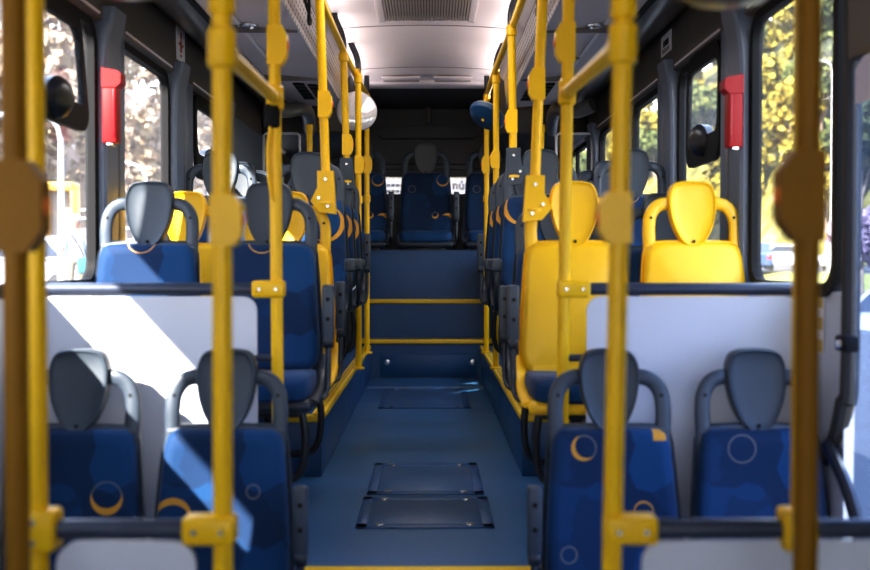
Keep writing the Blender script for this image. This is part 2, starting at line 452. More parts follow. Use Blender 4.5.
# ---- front right door (post, leaf, glass)
t = bpy.data.objects.new('door_1', None); COL.objects.link(t); t['kind'] = 'structure'; t.location = (XR, 2.6, LOW)
b = MB(); gz = -LOW
b.tube([(.01, .87, gz+1.0), (.01, .87, gz-.3), (0, .885, gz-.45), (0, .95, gz-.58), (0, 1.05, gz-.66)], .030, mat('door_post', (.040, .038, .038), .6, spec=.25), 10, smooth=4)
b.build('door_post', t)
b = MB(); b.box((-.02, -2.2, gz+.62), (.03, .84, gz+.98), TAUPE, .01); b.build('door_header', t)
b = MB(); b.box((.01, -.2, .05), (.014, .83, gz+.62), GL_D); b.build('pane', t)
b = MB(); b.box((-.045, .77, gz-.285), (.0, .86, gz-.235), BLK, .008); b.lathe((-.045, .815, gz-.262), (-1, 0, 0), [(.016, 0), (.012, .008)], CHROME, 12); b.build('hinge', t)
b = MB(); b.box((-.01, -2.2, 0), (.03, .86, .40), WALLL, .01); b.build('lower_panel', t)
b = MB(); b.tube([(-.03, .95, gz-.60), (-.05, .70, gz-.72), (-.03, .6, gz-.95)], .022, BLKM, 8, smooth=4); b.build('door_arm', t)

# ---- ceiling, ducts
b = MB()
CZ = 1.5
rings = []
for y in (Y0, YC):
    low = [(BX+u, y, CZ + .03*(1-(u/.64)**2)) for u in (-.64, -.4, -.2, 0, .2, .4, .64)]
    top = [(p[0], y, 1.66) for p in low[::-1]]
    rings.append(low+top)
b.loft(rings, CEIL)
b.box((XL-.08, Y0, 1.60), (XR+.08, YEND, 1.70), DARKR)
struct(b.build('ceiling'))
def arch(u): return CZ + .03*(1-(u/.64)**2)
for j, y in enumerate((7.2, 8.75)):
    b = MB()
    P_ = [BX+u/10 for u in range(-6, 7)]
    b.loft([[(x, yy, arch(x-BX)-dz) for x in P_] for yy, dz in ((y-.008, .0), (y-.008, .003), (y+.008, .003), (y+.008, 0))], SEAMM, cap=False, closed=False)
    struct(b.build('trim_%d' % (30+j)))
# rounded end strip of the ceiling with two slots
b = MB(); b.box((BX-.66, YC-.25, CZ-.012), (BX+.66, YC, CZ+.03), CEIL, .01); struct(b.build('trim_32'))
for s in (-1, 1):
    t = thing('ceiling_slot_vent', '%s of the two pale slot vents at the rear end of the ceiling' % ('left' if s < 0 else 'right'), 'vent', (BX+.015+s*.215, YC-.42, CZ+.018), 'slot vents at the ceiling end')
    b = MB(); b.box((-.16, -.09, -.022), (.16, .05, -.0), CEIL, .012, 3); b.build('vent_housing', t)
    b = MB(); b.box((-.15, .03, -.03), (.15, .052, -.004), SEAMM, .006); b.build('vent_slot', t)
# air grille
t = thing('ceiling_air_grille', 'white ceiling air grille with brown slats above the aisle', 'air vent', (BX+.02, 6.15, CZ+.03))
b = MB(); w = .30
for (a, c) in (((-w, -.75), (-w+.045, .72)), ((w-.045, -.75), (w, .72)), ((-w, .69), (w, .75)), ((-w, -.75), (w, -.70))):
    b.box((a[0], a[1], -.055), (c[0], c[1], 0), CEIL, .006)
b.box((-w+.01, -.73, -.02), (w-.01, .72, -.005), mat('grille_back', (.20, .16, .14), .8))
b.build('grille_frame', t)
b = MB(); n = 30
for k in range(n):
    x = -w+.055+k*(2*w-.11)/(n-1)
    b.box((x-.0045, -.70, -.052), (x+.0045, .70, -.02), mat('grille_slat', (.50, .42, .38), .5))
gs = b.build('slats', t); gs['kind'] = 'stuff'

def duct(s, label):
    t = thing('overhead_duct', label, 'duct', (BX+s*.84, 5.0, 1.16), 'overhead ducts')
    y0, y1 = Y0+.05-5, 8.45-5
    X = lambda u: s*(u-.84)
    Zr = lambda z: z-1.16
    # cross section points (u, z)
    b = MB(); b.prism([(X(.62), Zr(1.16)), (X(1.06), Zr(1.20)), (X(1.06), Zr(1.23)), (X(.66), Zr(1.22))], y0, y1, DUCTL)
    for yy in (-2.4, -.9, .6, 2.1): b.box((min(X(.63), X(1.05)), yy-.004, Zr(1.150)), (max(X(.63), X(1.05)), yy+.004, Zr(1.19)), DUCTD)
    b.build('bottom_panel', t)
    b = MB(); b.prism([(X(.625), Zr(1.165)), (X(.605), Zr(1.385)), (X(.62), Zr(1.39)), (X(.645), Zr(1.18))], y0, y1, PERF)
    b.build('perforated_panel', t)
    b = MB(); b.prism([(X(.60), Zr(1.375)), (X(.565), Zr(1.42)), (X(.56), Zr(1.51)), (X(.70), Zr(1.51)), (X(.70), Zr(1.375))], y0, y1, DUCTD)
    b.build('top_cove', t)
    b = MB(); pts = [(X(1.06), Zr(1.205)), (X(1.12), Zr(1.185)), (X(1.22), Zr(1.20)), (X(1.30), Zr(1.245)), (X(1.335), Zr(1.29))]
    b.prism(pts+[(p, q+.03) for p, q in pts[::-1]], y0, y1+.5, TROUGH); b.build('side_trough', t)
    b = MB(); b.prism([(X(1.045), Zr(1.188)), (X(1.075), Zr(1.188)), (X(1.075), Zr(1.21)), (X(1.045), Zr(1.21))], y0, y1, BLK); b.build('seal_strip', t)
    b = MB(); b.prism([(X(.64), Zr(1.17)), (X(1.06), Zr(1.21)), (X(1.06), Zr(1.5)), (X(.62), Zr(1.5))], y1-.03, y1, DUCTD); b.build('end_cap', t)
    for k, y in enumerate((4.85, 5.55, 6.45)):
        z = Zr(1.16+.04*.22/.44)
        lm = MB(); lm.lathe((X(.87), y-5, z-.002), (0, 0, -1), [(.048, 0), (.045, .010), (.032, .012), (.026, .003)], CHROME, 20); l = lm.build('reading_lamp', t)
        lm = MB(); lm.lathe((X(.87), y-5, z-.004), (0, 0, -1), [(.026, 0), (.012, .006)], DUCTD, 14); lm.build('lamp_lens', l)
    b = MB()
    for i in range(5):
        for j in range(2):
            y = 7.35-5+i*.15; u = .70+j*.10
            z = Zr(1.16+.04*(u-.62)/.44)
            b.box((min(X(u), X(u+.075)), y, z-.008), (max(X(u), X(u+.075)), y+.10, z+.004), BLK, .003)
    g = b.build('outlet_grille', t); g['kind'] = 'stuff'
    # bright joint line
    b = MB(); b.prism([(X(.905), Zr(1.176)), (X(.925), Zr(1.178)), (X(.925), Zr(1.186)), (X(.905), Zr(1.184))], y0, y1-1.7, mat('duct_joint', (.75, .7, .7), .4)); b.build('joint_strip', t)
    return t
duct(-1, 'grey perforated overhead duct along the left side of the ceiling')
duct(1, 'grey perforated overhead duct along the right side of the ceiling')

b = MB()
b.box((XL-.08, Y0-.1, LOW), (XR+.08, Y0, -.25), TAUPE); b.box((XL-.08, Y0-.1, .95), (XR+.08, Y0, 1.65), TAUPE)
for xx in (XL-.04, XR+.04): b.box((xx-.06, Y0-.1, LOW), (xx+.06, Y0, 1.65), TAUPE)
struct(b.build('wall_front'))
b = MB(); b.box((XL, Y0-.05, -.25), (XR, Y0-.04, .95), GL_R); struct(b.build('window_12'))
# rear: dark soffits, bulkhead, rear wall with window strip
b = MB()
for s in (-1, 1):
    xa, xb = BX+s*.60, BX+s*HW
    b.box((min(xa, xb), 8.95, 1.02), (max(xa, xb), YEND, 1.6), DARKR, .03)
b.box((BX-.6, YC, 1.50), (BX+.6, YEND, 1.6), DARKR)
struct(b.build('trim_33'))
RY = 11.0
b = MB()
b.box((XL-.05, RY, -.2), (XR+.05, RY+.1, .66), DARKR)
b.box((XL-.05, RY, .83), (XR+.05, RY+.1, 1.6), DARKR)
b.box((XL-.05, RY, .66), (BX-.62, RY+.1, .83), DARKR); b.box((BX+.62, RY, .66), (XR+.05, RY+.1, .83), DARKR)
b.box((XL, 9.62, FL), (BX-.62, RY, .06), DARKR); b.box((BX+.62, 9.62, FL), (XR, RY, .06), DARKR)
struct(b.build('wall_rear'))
b = MB(); b.box((BX-.62, RY+.05, .66), (BX+.62, RY+.055, .83), GL_R); o = b.build('window_11'); struct(o)
t = thing('rear_trim_panel', 'large dark grey moulded panel on the rear wall above the bench', 'panel', (BX+.02, RY-.03, 1.02))
b = MB(); o_ = rrect(-.62, .62, -.12, .31, .06); b.loft([[(p, .03, q) for p, q in o_], [(p, 0, q) for p, q in o_], [(p*.985, -.012, q*.97+.003) for p, q in o_]], DARKP); b.build('panel_body', t)
b = MB(); b.tube([(-.50, -.014, .22), (-.45, -.014, .185), (.45, -.014, .185), (.50, -.014, .22)], .006, BLK, 6); b.build('panel_groove', t)
b = MB(); b.tube([(-.48, -.014, -.115), (-.42, -.014, -.07), (.42, -.014, -.07), (.48, -.014, -.115)], .006, BLK, 6); b.build('panel_groove', t)
b = MB(); b.box((BX+.03-.025, RY-.16, 1.35), (BX+.03+.025, RY-.05, 1.52), DARKP, .01)
tag(b.build('rear_bracket'), 'small grey upright bracket in the dark recess above the rear bench', 'bracket')

# ------------------------------------------------------------------ seats
def lean(z): return (z-.62)*.15
def outline_body():
    half = [(.0, .505), (.10, .507), (.165, .503), (.190, .485), (.200, .45), (.206, .38), (.216, .25), (.224, .12), (.224, .05), (.212, .005), (.185, -.02), (.10, -.022), (0, -.022)]
    return half
def body_rings(off, ys, inset):
    H = outline_body(); cz = .24
    full = [(x, z) for x, z in H] + [(-x, z) for x, z in H[-2:0:-1]]
    rings = []
    for dy, sc in zip(ys, inset):
        zz = lambda z: cz+(z-cz)*(1+off/.25)*(1-(1-sc)*(.88+.12*(1-sc)))
        rings.append([(x*(1+off/.2)*sc, lean(zz(z))+dy, zz(z)) for x, z in full])
    return rings
CACHE = {}
def cached(key, fn):
    if key not in CACHE: CACHE[key] = fn()
    return CACHE[key]
def me_back(fab, yellow):
    b = MB()
    if yellow:
        b.loft(body_rings(0, (.0, -.018, -.030, -.036, -.036), (1, 1, .975, .9, .02)), fab)
    else:
        b.loft(body_rings(-.004, (.0, -.022, -.040, -.050, -.047, -.041, -.037, -.036), (1, 1, .975, .92, .80, .58, .35, .12)), fab)
    return b.mesh('backrest', 50)
def me_shell(m):
    b = MB()
    b.loft(body_rings(.009, (-.006, -.012, .012, .034, .040), (.97, 1, 1.0, .95, .6)), m)
    for s in (-1, 1):
        path = [(s*.178, lean(.40)+.006, .42), (s*.178, lean(.50)+.004, .50), (s*.180, lean(.56), .56), (s*.173, lean(.615), .615), (s*.150, lean(.652), .652), (s*.116, lean(.668), .668), (s*.07, lean(.668)+.01, .668)]
        b.tube(path, .032, m, 12, rb=.017, up=None if 0 else None, smooth=4) if 0 else flat_tube(b, path, .0265, .017, m)
    # moulded top edge of the body
    flat_tube(b, [(-.19, lean(.49)+.004, .488), (-.1, lean(.49)+.004, .500), (0, lean(.49)+.004, .503), (.1, lean(.49)+.004, .500), (.19, lean(.49)+.004, .488)], .016, .018, m)
    # lower spine to the pan
    b.box((-.19, -.13, -.13), (.19, -.075, .02), m, .02, 3)
    return b.mesh('seat_shell', 50)
def flat_tube(b, path, rin, rout, m, n=12, k=4):
    pts = catmull([V(p) for p in path], k); rings = []
    for i, p in enumerate(pts):
        t = (pts[min(i+1, len(pts)-1)]-pts[max(i-1, 0)]).normalized()
        o = V((0, 1, 0)); o = (o-t*o.dot(t)).normalized(); a = t.cross(o)
        rings.append([p + a*rin*math.copysign(abs(math.cos(2*PI*j/n))**.7, math.cos(2*PI*j/n)) + o*rout*math.copysign(abs(math.sin(2*PI*j/n))**.7, math.sin(2*PI*j/n)) for j in range(n)])
    b.loft(rings, m)
def me_head(m, rim):
    b = MB()
    half = [(0, .765), (.045, .762), (.075, .752), (.092, .728), (.100, .69), (.0985, .645), (.089, .595), (.073, .55), (.052, .513), (.028, .492), (0, .486)]
    half = [(p.x, p.z) for p in catmull([V((x, 0, z)) for x, z in half], 3)]
    full = half + [(-x, z) for x, z in half[-2:0:-1]]
    cz = .64
    rings = [[(x*sc, lean(cz+(z-cz)*(1-(1-sc)*.85))+dy+.006, cz+(z-cz)*(1-(1-sc)*.85)) for x, z in full] for dy, sc in ((.045, .55), (.040, .88), (.020, .98), (-.012, 1.0), (-.028, .99), (-.037, .965), (-.039, .935), (-.034, .90), (-.029, .80), (-.025, .5), (-.024, .10))]
    b.loft(rings[:5], rim, cap=False); 
    b.loft(rings[4:], m, cap=False)
    b.loft([rings[0], [(x*.2, lean(z)+.05, cz+(z-cz)*.2) for x, z in full]], rim, cap=False)
    bmesh.ops.remove_doubles(b.bm, verts=b.bm.verts[:], dist=.0004)
    bmesh.ops.holes_fill(b.bm, edges=[e for e in b.bm.edges if e.is_boundary], sides=0)
    return b.mesh('headrest', 40)
def me_screw():
    b = MB(); b.lathe((0, lean(.51)-.028, .512), (0, -1, 0), [(.007, 0), (.006, .006)], BLK, 10); return b.mesh('screw')
def me_screw_side(s):
    b = MB(); b.lathe((s*.172, lean(.61)-.012, .61), (0, -1, 0), [(.007, 0), (.006, .007)], BLK, 10); return b.mesh('screw')
def me_cushion(fab):
    b = MB()
    # rings front to back
    rings = []
    for y, hw, zt, zb in ((-.515, .16, -.045, -.085), (-.505, .20, -.02, -.10), (-.47, .214, .0, -.105), (-.35, .220, -.004, -.105), (-.2, .220, -.012, -.105), (-.09, .214, -.012, -.10), (-.07, .20, -.02, -.09)):
        r = []
        h = (zt-zb)/2; cz = (zt+zb)/2
        for j in range(20):
            a = 2*PI*j/20; c, q = math.cos(a), math.sin(a)
            x = hw*math.copysign(abs(c)**.35, c); z = cz+h*math.copysign(abs(q)**.45, q)
            if z > cz: z += .012*(abs(x)/hw)**2 - .006
            r.append((x, y, z))
        rings.append(r)
    b.loft(rings, fab); return b.mesh('cushion', 60)
def me_pan(m):
    b = MB(); b.box((-.228, -.50, -.145), (.228, -.05, -.095), m, .022, 3)
    for s in (-1, 1): flat_tube(b, [(s*.222, -.07, .04), (s*.229, -.12, -.03), (s*.232, -.24, -.085), (s*.228, -.44, -.11)], .022, .012, m)
    return b.mesh('seat_pan', 50)
def me_frame(s, h):
    b = MB()
    zf = -h
    b.box((-.17, -.40, -.175), (.17, -.12, -.14), BLKM, .008)
    if h > .4:
        b.tube([(s*.17, -.30, -.16), (s*.185, -.30, -.26), (s*.175, -.30, -.38), (s*.13, -.30, -.435), (0, -.30, -.445), (-s*.19, -.30, -.445)], .016, BLKM, 8, smooth=4)
    b.tube([(-s*.06, -.22, -.15), (-s*.06, -.20, zf+.02)], .03, BLKM, 10)
    b.box((-s*.06-.08, -.30, zf), (-s*.06+.08, -.10, zf+.02), BLKM, .004)
    return b.mesh('leg_frame', 50)
def me_arm(s, up):
    b = MB(); x = s*.262
    if up:
        b.box((x-.024, -.165, .105), (x+.024, -.125, .335), GREYP, .012, 3)
        for z in (.195, .275): b.lathe((x, -.164, z), (0, -1, 0), [(.009, 0), (.009, .003)], BLK, 10)
        b.lathe((x-.02, -.145, .10), (1, 0, 0), [(.02, 0), (.026, .006), (.026, .034), (.02, .04)], GREYD, 14)
        b.tube([(x, -.145, .10), (x, -.15, .0), (x-s*.002, -.16, -.07), (x-s*.012, -.19, -.115), (x-s*.045, -.24, -.125)], .012, GREYD, 8, smooth=4)
    else:
        b.box((x-.024, -.44, .125), (x+.024, -.13, .165), GREYP, .012, 3)
        b.box((x-.028, -.455, .10), (x+.028, -.415, .168), GREYP, .014, 3)
        b.tube([(x, -.42, .12), (x, -.42, .02), (x, -.39, -.05), (x-s*.012, -.33, -.105), (x-s*.045, -.27, -.125)], .012, GREYD, 8, smooth=4)
    return b.mesh('armrest', 50)

FABS = {
 'fl_w': fabric('fabric_arc_low', [(.113, .283, .052, 0, .02, 1)]),
 'fl_a': fabric('fabric_arc_left', [(-.16, .225, .058, 0, -.02, 1), (.10, .303, .022, 0, 0, 1)]),
 'fr_a': fabric('fabric_c_mark', [(-.093, .443, .040, .011, .007, 1), (-.147, .103, .026, 0, 0, 1), (.10, .24, .03, 0, -.004, 1)], 1.0, [(.157, .485, .022, .018)]),
 'fr_w': fabric('fabric_thin_arc', [(-.063, .44, .045, 0, 0, 1)]),
 'sw_r': fabric('fabric_swoosh_right', [(.105, .36, .10, -.020, .010, 0), (-.10, .30, .03, 0, 0, 1)]),
 'sw_l': fabric('fabric_swoosh_left', [(-.115, .44, .09, .020, .008, 0), (.10, .30, .03, 0, 0, 1)]),
 'plain': fabric('fabric_small_ring', [(-.02, .525, .06, 0, .0, 1), (-.02, .525, .061, 0, .0015, 0)]),
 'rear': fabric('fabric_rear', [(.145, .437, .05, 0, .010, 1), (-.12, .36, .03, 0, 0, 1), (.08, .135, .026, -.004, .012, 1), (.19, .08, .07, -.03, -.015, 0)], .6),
 'cush': fabric('fabric_cushion', []),
}
def seat(label, x, y, ztop, aisle, fab, yellow=False, arm=None, h=.60, group=None, rear=False):
    z0 = ztop-.76-h                                        # base on the floor; origin of parts at cushion top
    t = thing('bus_seat', label, 'seat', (x, y-lean(.64)-.0, z0), group)
    L = (0, 0, h)
    if rear: t.scale = (1.13,)*3; t.location.z = ztop-(.76+h)*1.13
    sm = YELP if yellow else GREYP
    f = YELP if yellow else FABS[fab]
    link('seat_shell', cached(('shell', yellow), lambda: me_shell(sm)), t, L)
    link('backrest', cached(('back', yellow, None if yellow else fab), lambda: me_back(f, yellow)), t, L)
    hm = YELP if yellow else (TANP if rear else HEADM)
    hd = link('headrest', cached(('head', yellow, rear), lambda: me_head(hm, YELP if yellow else GREYD)), t, L)
    link('screw', cached('screw', me_screw), hd)
    for s in (-1, 1): link('screw', cached(('screw', s), lambda: me_screw_side(s)), t, L)
    link('cushion', cached('cushion', lambda: me_cushion(FABS['cush'])), t, L)
    link('seat_pan', cached(('pan', yellow), lambda: me_pan(YELP if yellow else GREYD)), t, L)
    link('leg_frame', cached(('leg', aisle, h), lambda: me_frame(aisle, h)), t, L)
    if arm: link('armrest', cached(('arm', aisle, arm), lambda: me_arm(aisle, arm == 'up')), t, L)
    return t
UW, UA = 1.128, .638
GB = 'blue passenger seats'
# front low row
seat('blue front row seat beside the left wall with an orange arc low on its back', BX-UW, 3.67, -.30, 1, 'fl_w', group=GB)
seat('blue front row seat left of the aisle with a sunlit patch on its back', BX-UA, 3.67, -.30, 1, 'fl_a', arm='up', group=GB)
seat('blue front row seat right of the aisle with an orange C mark on its back', BX+UA, 3.67, -.30, -1, 'fr_a', arm='up', group=GB)
seat('blue front row seat by the right side wall with a thin arc mark', BX+UW, 3.67, -.30, -1, 'fr_w', group=GB)
# raised rows
seat('blue seat by the left window behind the white panel, half washed by sun', BX-UW, 4.60, .325, 1, 'plain', group=GB)
seat('blue seat beside the aisle behind the left white panel', BX-UA, 4.64, .325, 1, 'plain', arm='up', group=GB)
GY = 'yellow passenger seats'
seat('yellow seat by the left window, half hidden behind a blue seat', BX-UW, 5.27, .325, 1, None, True, group=GY)
seat('yellow seat beside the aisle on the left, behind a blue seat', BX-UA, 5.27, .325, 1, None, True, arm='up', group=GY)
seat('yellow seat with blue cushion beside the aisle, behind the right white panel', BX+UA, 4.58, .325, -1, None, True, arm='up', group=GY)
seat('yellow seat by the right window behind the white panel', BX+UW, 4.58, .325, -1, None, True, group=GY)
seat('blue aisle seat directly behind the yellow aisle seat on the right', BX+UA, 5.12, .31, -1, 'plain', arm='up', group=GB)
seat('blue window seat directly behind the yellow window seat on the right', BX+UW, 5.12, .31, -1, 'plain', group=GB)
for side, s, rows in (('left', -1, ((6.15, 'first', 'down'), (6.78, 'second', 'down'), (7.42, 'third', 'up'))), ('right', 1, ((5.98, 'first', 'down'), (6.70, 'second', 'down'), (7.42, 'third', 'up')))):
    for y, nm, arm in rows:
        seat('%s blue aisle seat on the %s raised platform, from the front' % (nm, side), BX+s*UA, y, .60, -s, 'sw_r' if s < 0 else 'sw_l', arm=arm, group=GB)
        seat('%s blue window seat on the %s raised platform, from the front' % (nm, side), BX+s*UW, y, .60, -s, 'plain', group=GB)
for x, nm in ((-.63, 'left'), (0, 'middle'), (.63, 'right')):
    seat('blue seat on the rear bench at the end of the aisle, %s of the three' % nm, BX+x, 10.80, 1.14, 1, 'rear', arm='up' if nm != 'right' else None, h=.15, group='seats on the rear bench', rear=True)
# extra upright arm at right of middle seat belongs to the middle seat already; left one:

# ------------------------------------------------------------------ partitions
def partition(label, y, xa, xb, ztop, zb, clampx, stub=None, inner=None, rail=None):
    t = thing('seat_partition', label, 'partition', ((xa+xb)/2, y, zb), 'white partition panels')
    cx = (xa+xb)/2; o = lambda p: (p[0]-cx, p[1]-y, p[2]-zb)
    b = MB(); ol = rrect(xa-cx, xb-cx, .03, ztop-.026-zb, .05)
    b.loft([[(p, -.008, q) for p, q in ol], [(p, .008, q) for p, q in ol]], PANELW); b.build('panel', t)
    r = rail or (xa, xb)
    b = MB(); b.tube([o((r[0], y, ztop)), o((r[1], y, ztop))], .022, RAILM, 12); 
    for q in (): b.box((( r[0]+(r[1]-r[0])*q)-cx-.02, -.014, ztop-.09-zb), ((r[0]+(r[1]-r[0])*q)-cx+.02, .014, ztop-zb), RAILM, .005)
    b.build('top_rail', t)
    for (x, dirn) in clampx:
        b = MB(); w = .085
        b.box((x-cx-.028 if dirn > 0 else x-cx-w, -.033, ztop-.03-zb), (x-cx+w if dirn > 0 else x-cx+.028, .033, ztop+.03-zb), YEL, .010, 3)
        cl = b.build('clamp', t)
        for k in (0, .058):
            bb = MB(); bb.lathe((x-cx+dirn*k, -.033, ztop-zb), (0, -1, 0), [(.008, 0), (.006, .005)], CHROME, 10); bb.build('bolt', cl)
    if stub:
        b = MB(); b.tube([o((stub[0], y, stub[2])), o((stub[1], y, stub[2]))], .013, RAILM, 10); b.build('lower_stub', t)
    for x in ((xa+.12), (xb-.12)):
        b = MB(); b.box((x-cx-.02, -.02, 0), (x-cx+.02, .02, .10), RAILM, .004); b.build('floor_foot', t)
    return t
YF, YN = 3.87, 2.37
XFL, XFR = -153*YF/1100, 135.5*YF/1100
XNL, XNR = -207.5*YN/1100, 188*YN/1100
partition('white partition panel with dark top rail behind the left front seats', YF, XL+.02, XFL-.07, -.102, FL, [(XFL, -1)], (XFL-.08, XFL, -.345), rail=(XL+.02, XFL-.02))
partition('white partition panel with dark top rail behind the right front seats', YF, XFR+.075, XR-.02, -.102, FL, [(XFR, 1)], (XFR, XFR+.09, -.345), rail=(XFR+.02, XR-.02))
XPL, XPR = -.847, .804
partition('nearest white panel at the bottom left, before the front seats', YN, XPL+.04, XNL-.06, -.582, LOW, [(XNL, -1)], rail=(XPL, XNL-.02))
partition('nearest white panel at the bottom right, before the front seats', YN, XNR+.055, XR-.05, -.582, LOW, [(XNR, 1)], rail=(XNR+.02, XR-.05))

# ------------------------------------------------------------------ poles and rails
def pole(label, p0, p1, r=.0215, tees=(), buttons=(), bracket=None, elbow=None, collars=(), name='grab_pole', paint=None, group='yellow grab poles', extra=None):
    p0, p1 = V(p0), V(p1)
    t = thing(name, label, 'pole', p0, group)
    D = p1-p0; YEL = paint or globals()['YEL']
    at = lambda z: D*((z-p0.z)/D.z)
    b = MB(); b.tube([V((0, 0, 0)), D], r, YEL, 16)
    b.lathe((0, 0, 0), (0, 0, 1), [(r*2, 0), (r*2, .012), (r*1.2, .018)], YEL, 16)
    b.build('pole_tube', t)
    ax = D.normalized()
    for z in collars:
        b = MB(); c = at(z); b.lathe(c-ax*.03, ax, [(r*1.05, 0), (r*1.35, .006), (r*1.35, .054), (r*1.05, .06)], YEL, 16); b.build('collar', t)
    for (z, q) in tees:                                      # tee joint with a short socket towards q
        c = at(z); b = MB()
        b.lathe(c-ax*.045, ax, [(r*1.1, 0), (r*1.45, .008), (r*1.45, .082), (r*1.1, .09)], YEL, 16)
        d = (V(q)-(p0+c)).normalized()
        b.lathe(c, d, [(r*1.3, 0), (r*1.3, .075), (r*1.05, .08)], YEL, 16)
        b.build('tee_joint', t)
    for (z, s, hh, dp) in buttons:                           # stop request unit clipped to the tube
        c = at(z); b = MB()
        pr = [(-r*1.1*s, -hh), (r*1.3*s, -hh), (s*(r+dp), -hh*.55), (s*(r+dp), hh*.55), (r*1.3*s, hh), (-r*1.1*s, hh)]
        pr = [(c.x+x, c.z+z_) for x, z_ in pr]
        y = c.y
        b.loft([[(x, y-r*1.15, z_) for x, z_ in pr], [(x, y+r*1.15, z_) for x, z_ in pr]], YEL)
        u = b.build('stop_button_unit', t)
        b = MB(); b.lathe((c.x+s*(r+dp-.002), y, c.z), (s, 0, 0), [(r*.8, 0), (r*.7, .006), (r*.3, .008)], mat('button_orange', (.85, .18, .01), .4), 14); b.build('button', u)
    if bracket:                                              # bolted seat bracket at the bottom end
        bm_, hgt, s = bracket
        b = MB(); w = r*1.75
        prof = [(-w, hgt), (w, hgt), (w*1.05, hgt*.62), (w*1.9 if s > 0 else w, hgt*.25), (w*1.5 if s > 0 else w, 0), (-w*1.2, -hgt*.25)]
        prof = [(-w, hgt), (w, hgt), (w*1.05, hgt*.5), (w*2.0, hgt*.10), (w*.9, -hgt*.22), (-w*1.15, -hgt*.28), (-w*1.1, hgt*.2)]
        prof = [(x*s, z_) for x, z_ in prof]
        k = lambda z_: D.x/D.z*z_
        b.loft([[(x+k(z_), -r*1.5, z_) for x, z_ in prof], [(x+k(z_), r*1.5, z_) for x, z_ in prof]], bm_)
        br = b.build('seat_bracket', t)
        for (x, z_) in ((0, .75), (w*.9*s, .2), (-w*.2*s, -.05)):
            bb = MB(); bb.lathe((x+k(z_*hgt), -r*1.5, z_*hgt), (0, -1, 0), [(.010, 0), (.008, .006)], CHROME, 10); bb.build('bolt', br)
    if elbow:                                                # black bent stay from the pole top to the ceiling
        b = MB(); b.tube([D+V(q) for q in elbow], r*1.0, BLKM, 12, smooth=4); b.build('ceiling_stay', t)
    if extra: extra(t, at)
    return t
P = lambda px, py, Y: ((px-430)*Y/1100, Y, (260-py)*Y/1100)
# nearest dark poles
FZ = 1.19
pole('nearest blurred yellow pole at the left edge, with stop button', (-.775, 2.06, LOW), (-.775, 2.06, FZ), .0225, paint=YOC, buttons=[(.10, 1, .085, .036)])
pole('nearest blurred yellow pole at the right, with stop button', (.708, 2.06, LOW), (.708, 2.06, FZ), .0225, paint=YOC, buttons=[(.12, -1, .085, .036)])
def pclamp(t, at):
    c = at(-.582); b = MB(); b.box((c.x-.03, c.y-.036, c.z-.045), (c.x+.045, c.y+.036, c.z+.045), YEL, .012, 3); k = b.build('clamp', t)
    for z in (-.022, .022):
        bb = MB(); bb.lathe((c.x, c.y-.036, c.z+z), (0, -1, 0), [(.008, 0), (.006, .005)], CHROME, 10); bb.build('bolt', k)
def pclamp_r(t, at):
    c = at(-.582); b = MB(); b.box((c.x-.045, c.y-.036, c.z-.045), (c.x+.03, c.y+.036, c.z+.045), YEL, .012, 3); b.build('clamp', t)
pole('yellow pole holding the outer end of the nearest left panel', (XPL, YN, LOW), (XPL, YN, FZ), extra=pclamp)
pole('yellow pole behind the nearest right pole, holding the right panel', (XPR, YN, LOW), (XPR, YN, FZ), extra=pclamp_r)
# near aisle poles with sloping bars to the far ones
TL, TLF = P(222.5, 50, YN), P(275.5, 99, YF)
TR, TRF = P(621, 45, YN), P(566.5, 93, YF)
def xl(px0, px570, Y): # lean helper: x at floor and ceiling
    return lambda z: (px0 + (px570-px0)*((260-z*1100/Y)/570) - 430)*Y/1100
f = xl(223, 222, YN)
pole('yellow aisle pole on the left nearest panel, with stop button and tee', (f(LOW), YN, LOW), (f(1.5), YN, 1.5), tees=[(TL[2], TLF)], buttons=[(.085, 1, .055, .024)], collars=(.555,))
f = xl(623, 613, YN)
pole('yellow aisle pole on the right nearest panel, with stop button and tee', (f(LOW), YN, LOW), (f(1.5), YN, 1.5), tees=[(TR[2], TRF)], buttons=[(.09, -1, .055, .024)], collars=(.545,))
f = xl(275, 278.5, YF)
def blackcap(t, at):
    c = at(.505); b = MB(); b.lathe((c.x-.008, c.y-.012, c.z-.045), (0, 0, 1), [(.02, 0), (.028, .008), (.028, .075), (.02, .083)], BLK, 14); b.build('black_sleeve', t)
    b = MB(); b.tube([(c.x-.012, c.y-.03, c.z-.04), (c.x-.022, c.y-.03, c.z-.12), (c.x-.018, c.y-.03, c.z-.22), (c.x-.006, c.y-.024, c.z-.30)], .006, YEL, 8, smooth=4); b.build('cable', t)
pole('yellow pole with black sleeve on the left panel behind the front seats', (f(FL), YF, FL), (f(1.5), YF, 1.5), tees=[(TLF[2], TL)], buttons=[(.75, 1, .068, .024)], extra=blackcap)
f = xl(568, 561, YF)
pole('yellow pole on the right panel behind the front seats', (f(FL), YF, FL), (f(1.5), YF, 1.5), tees=[(TRF[2], TR)], buttons=[(.76, -1, .068, .024)])
def bar(name, label, a, b_, group=None):
    a, b_ = V(a), V(b_); b = MB(); b.tube([V((0, 0, 0)), b_-a], .0205, YEL, 14)
    return tag(b.build(name, None, a), label, 'rail', group)
bar('grab_bar', 'short yellow bar joining the two left aisle poles overhead', TL, TLF, 'overhead joining bars')
bar('grab_bar', 'short yellow bar joining the two right aisle poles overhead', TR, TRF, 'overhead joining bars')

# seat poles and ceiling rails
RZ = 1.27
RX = .49
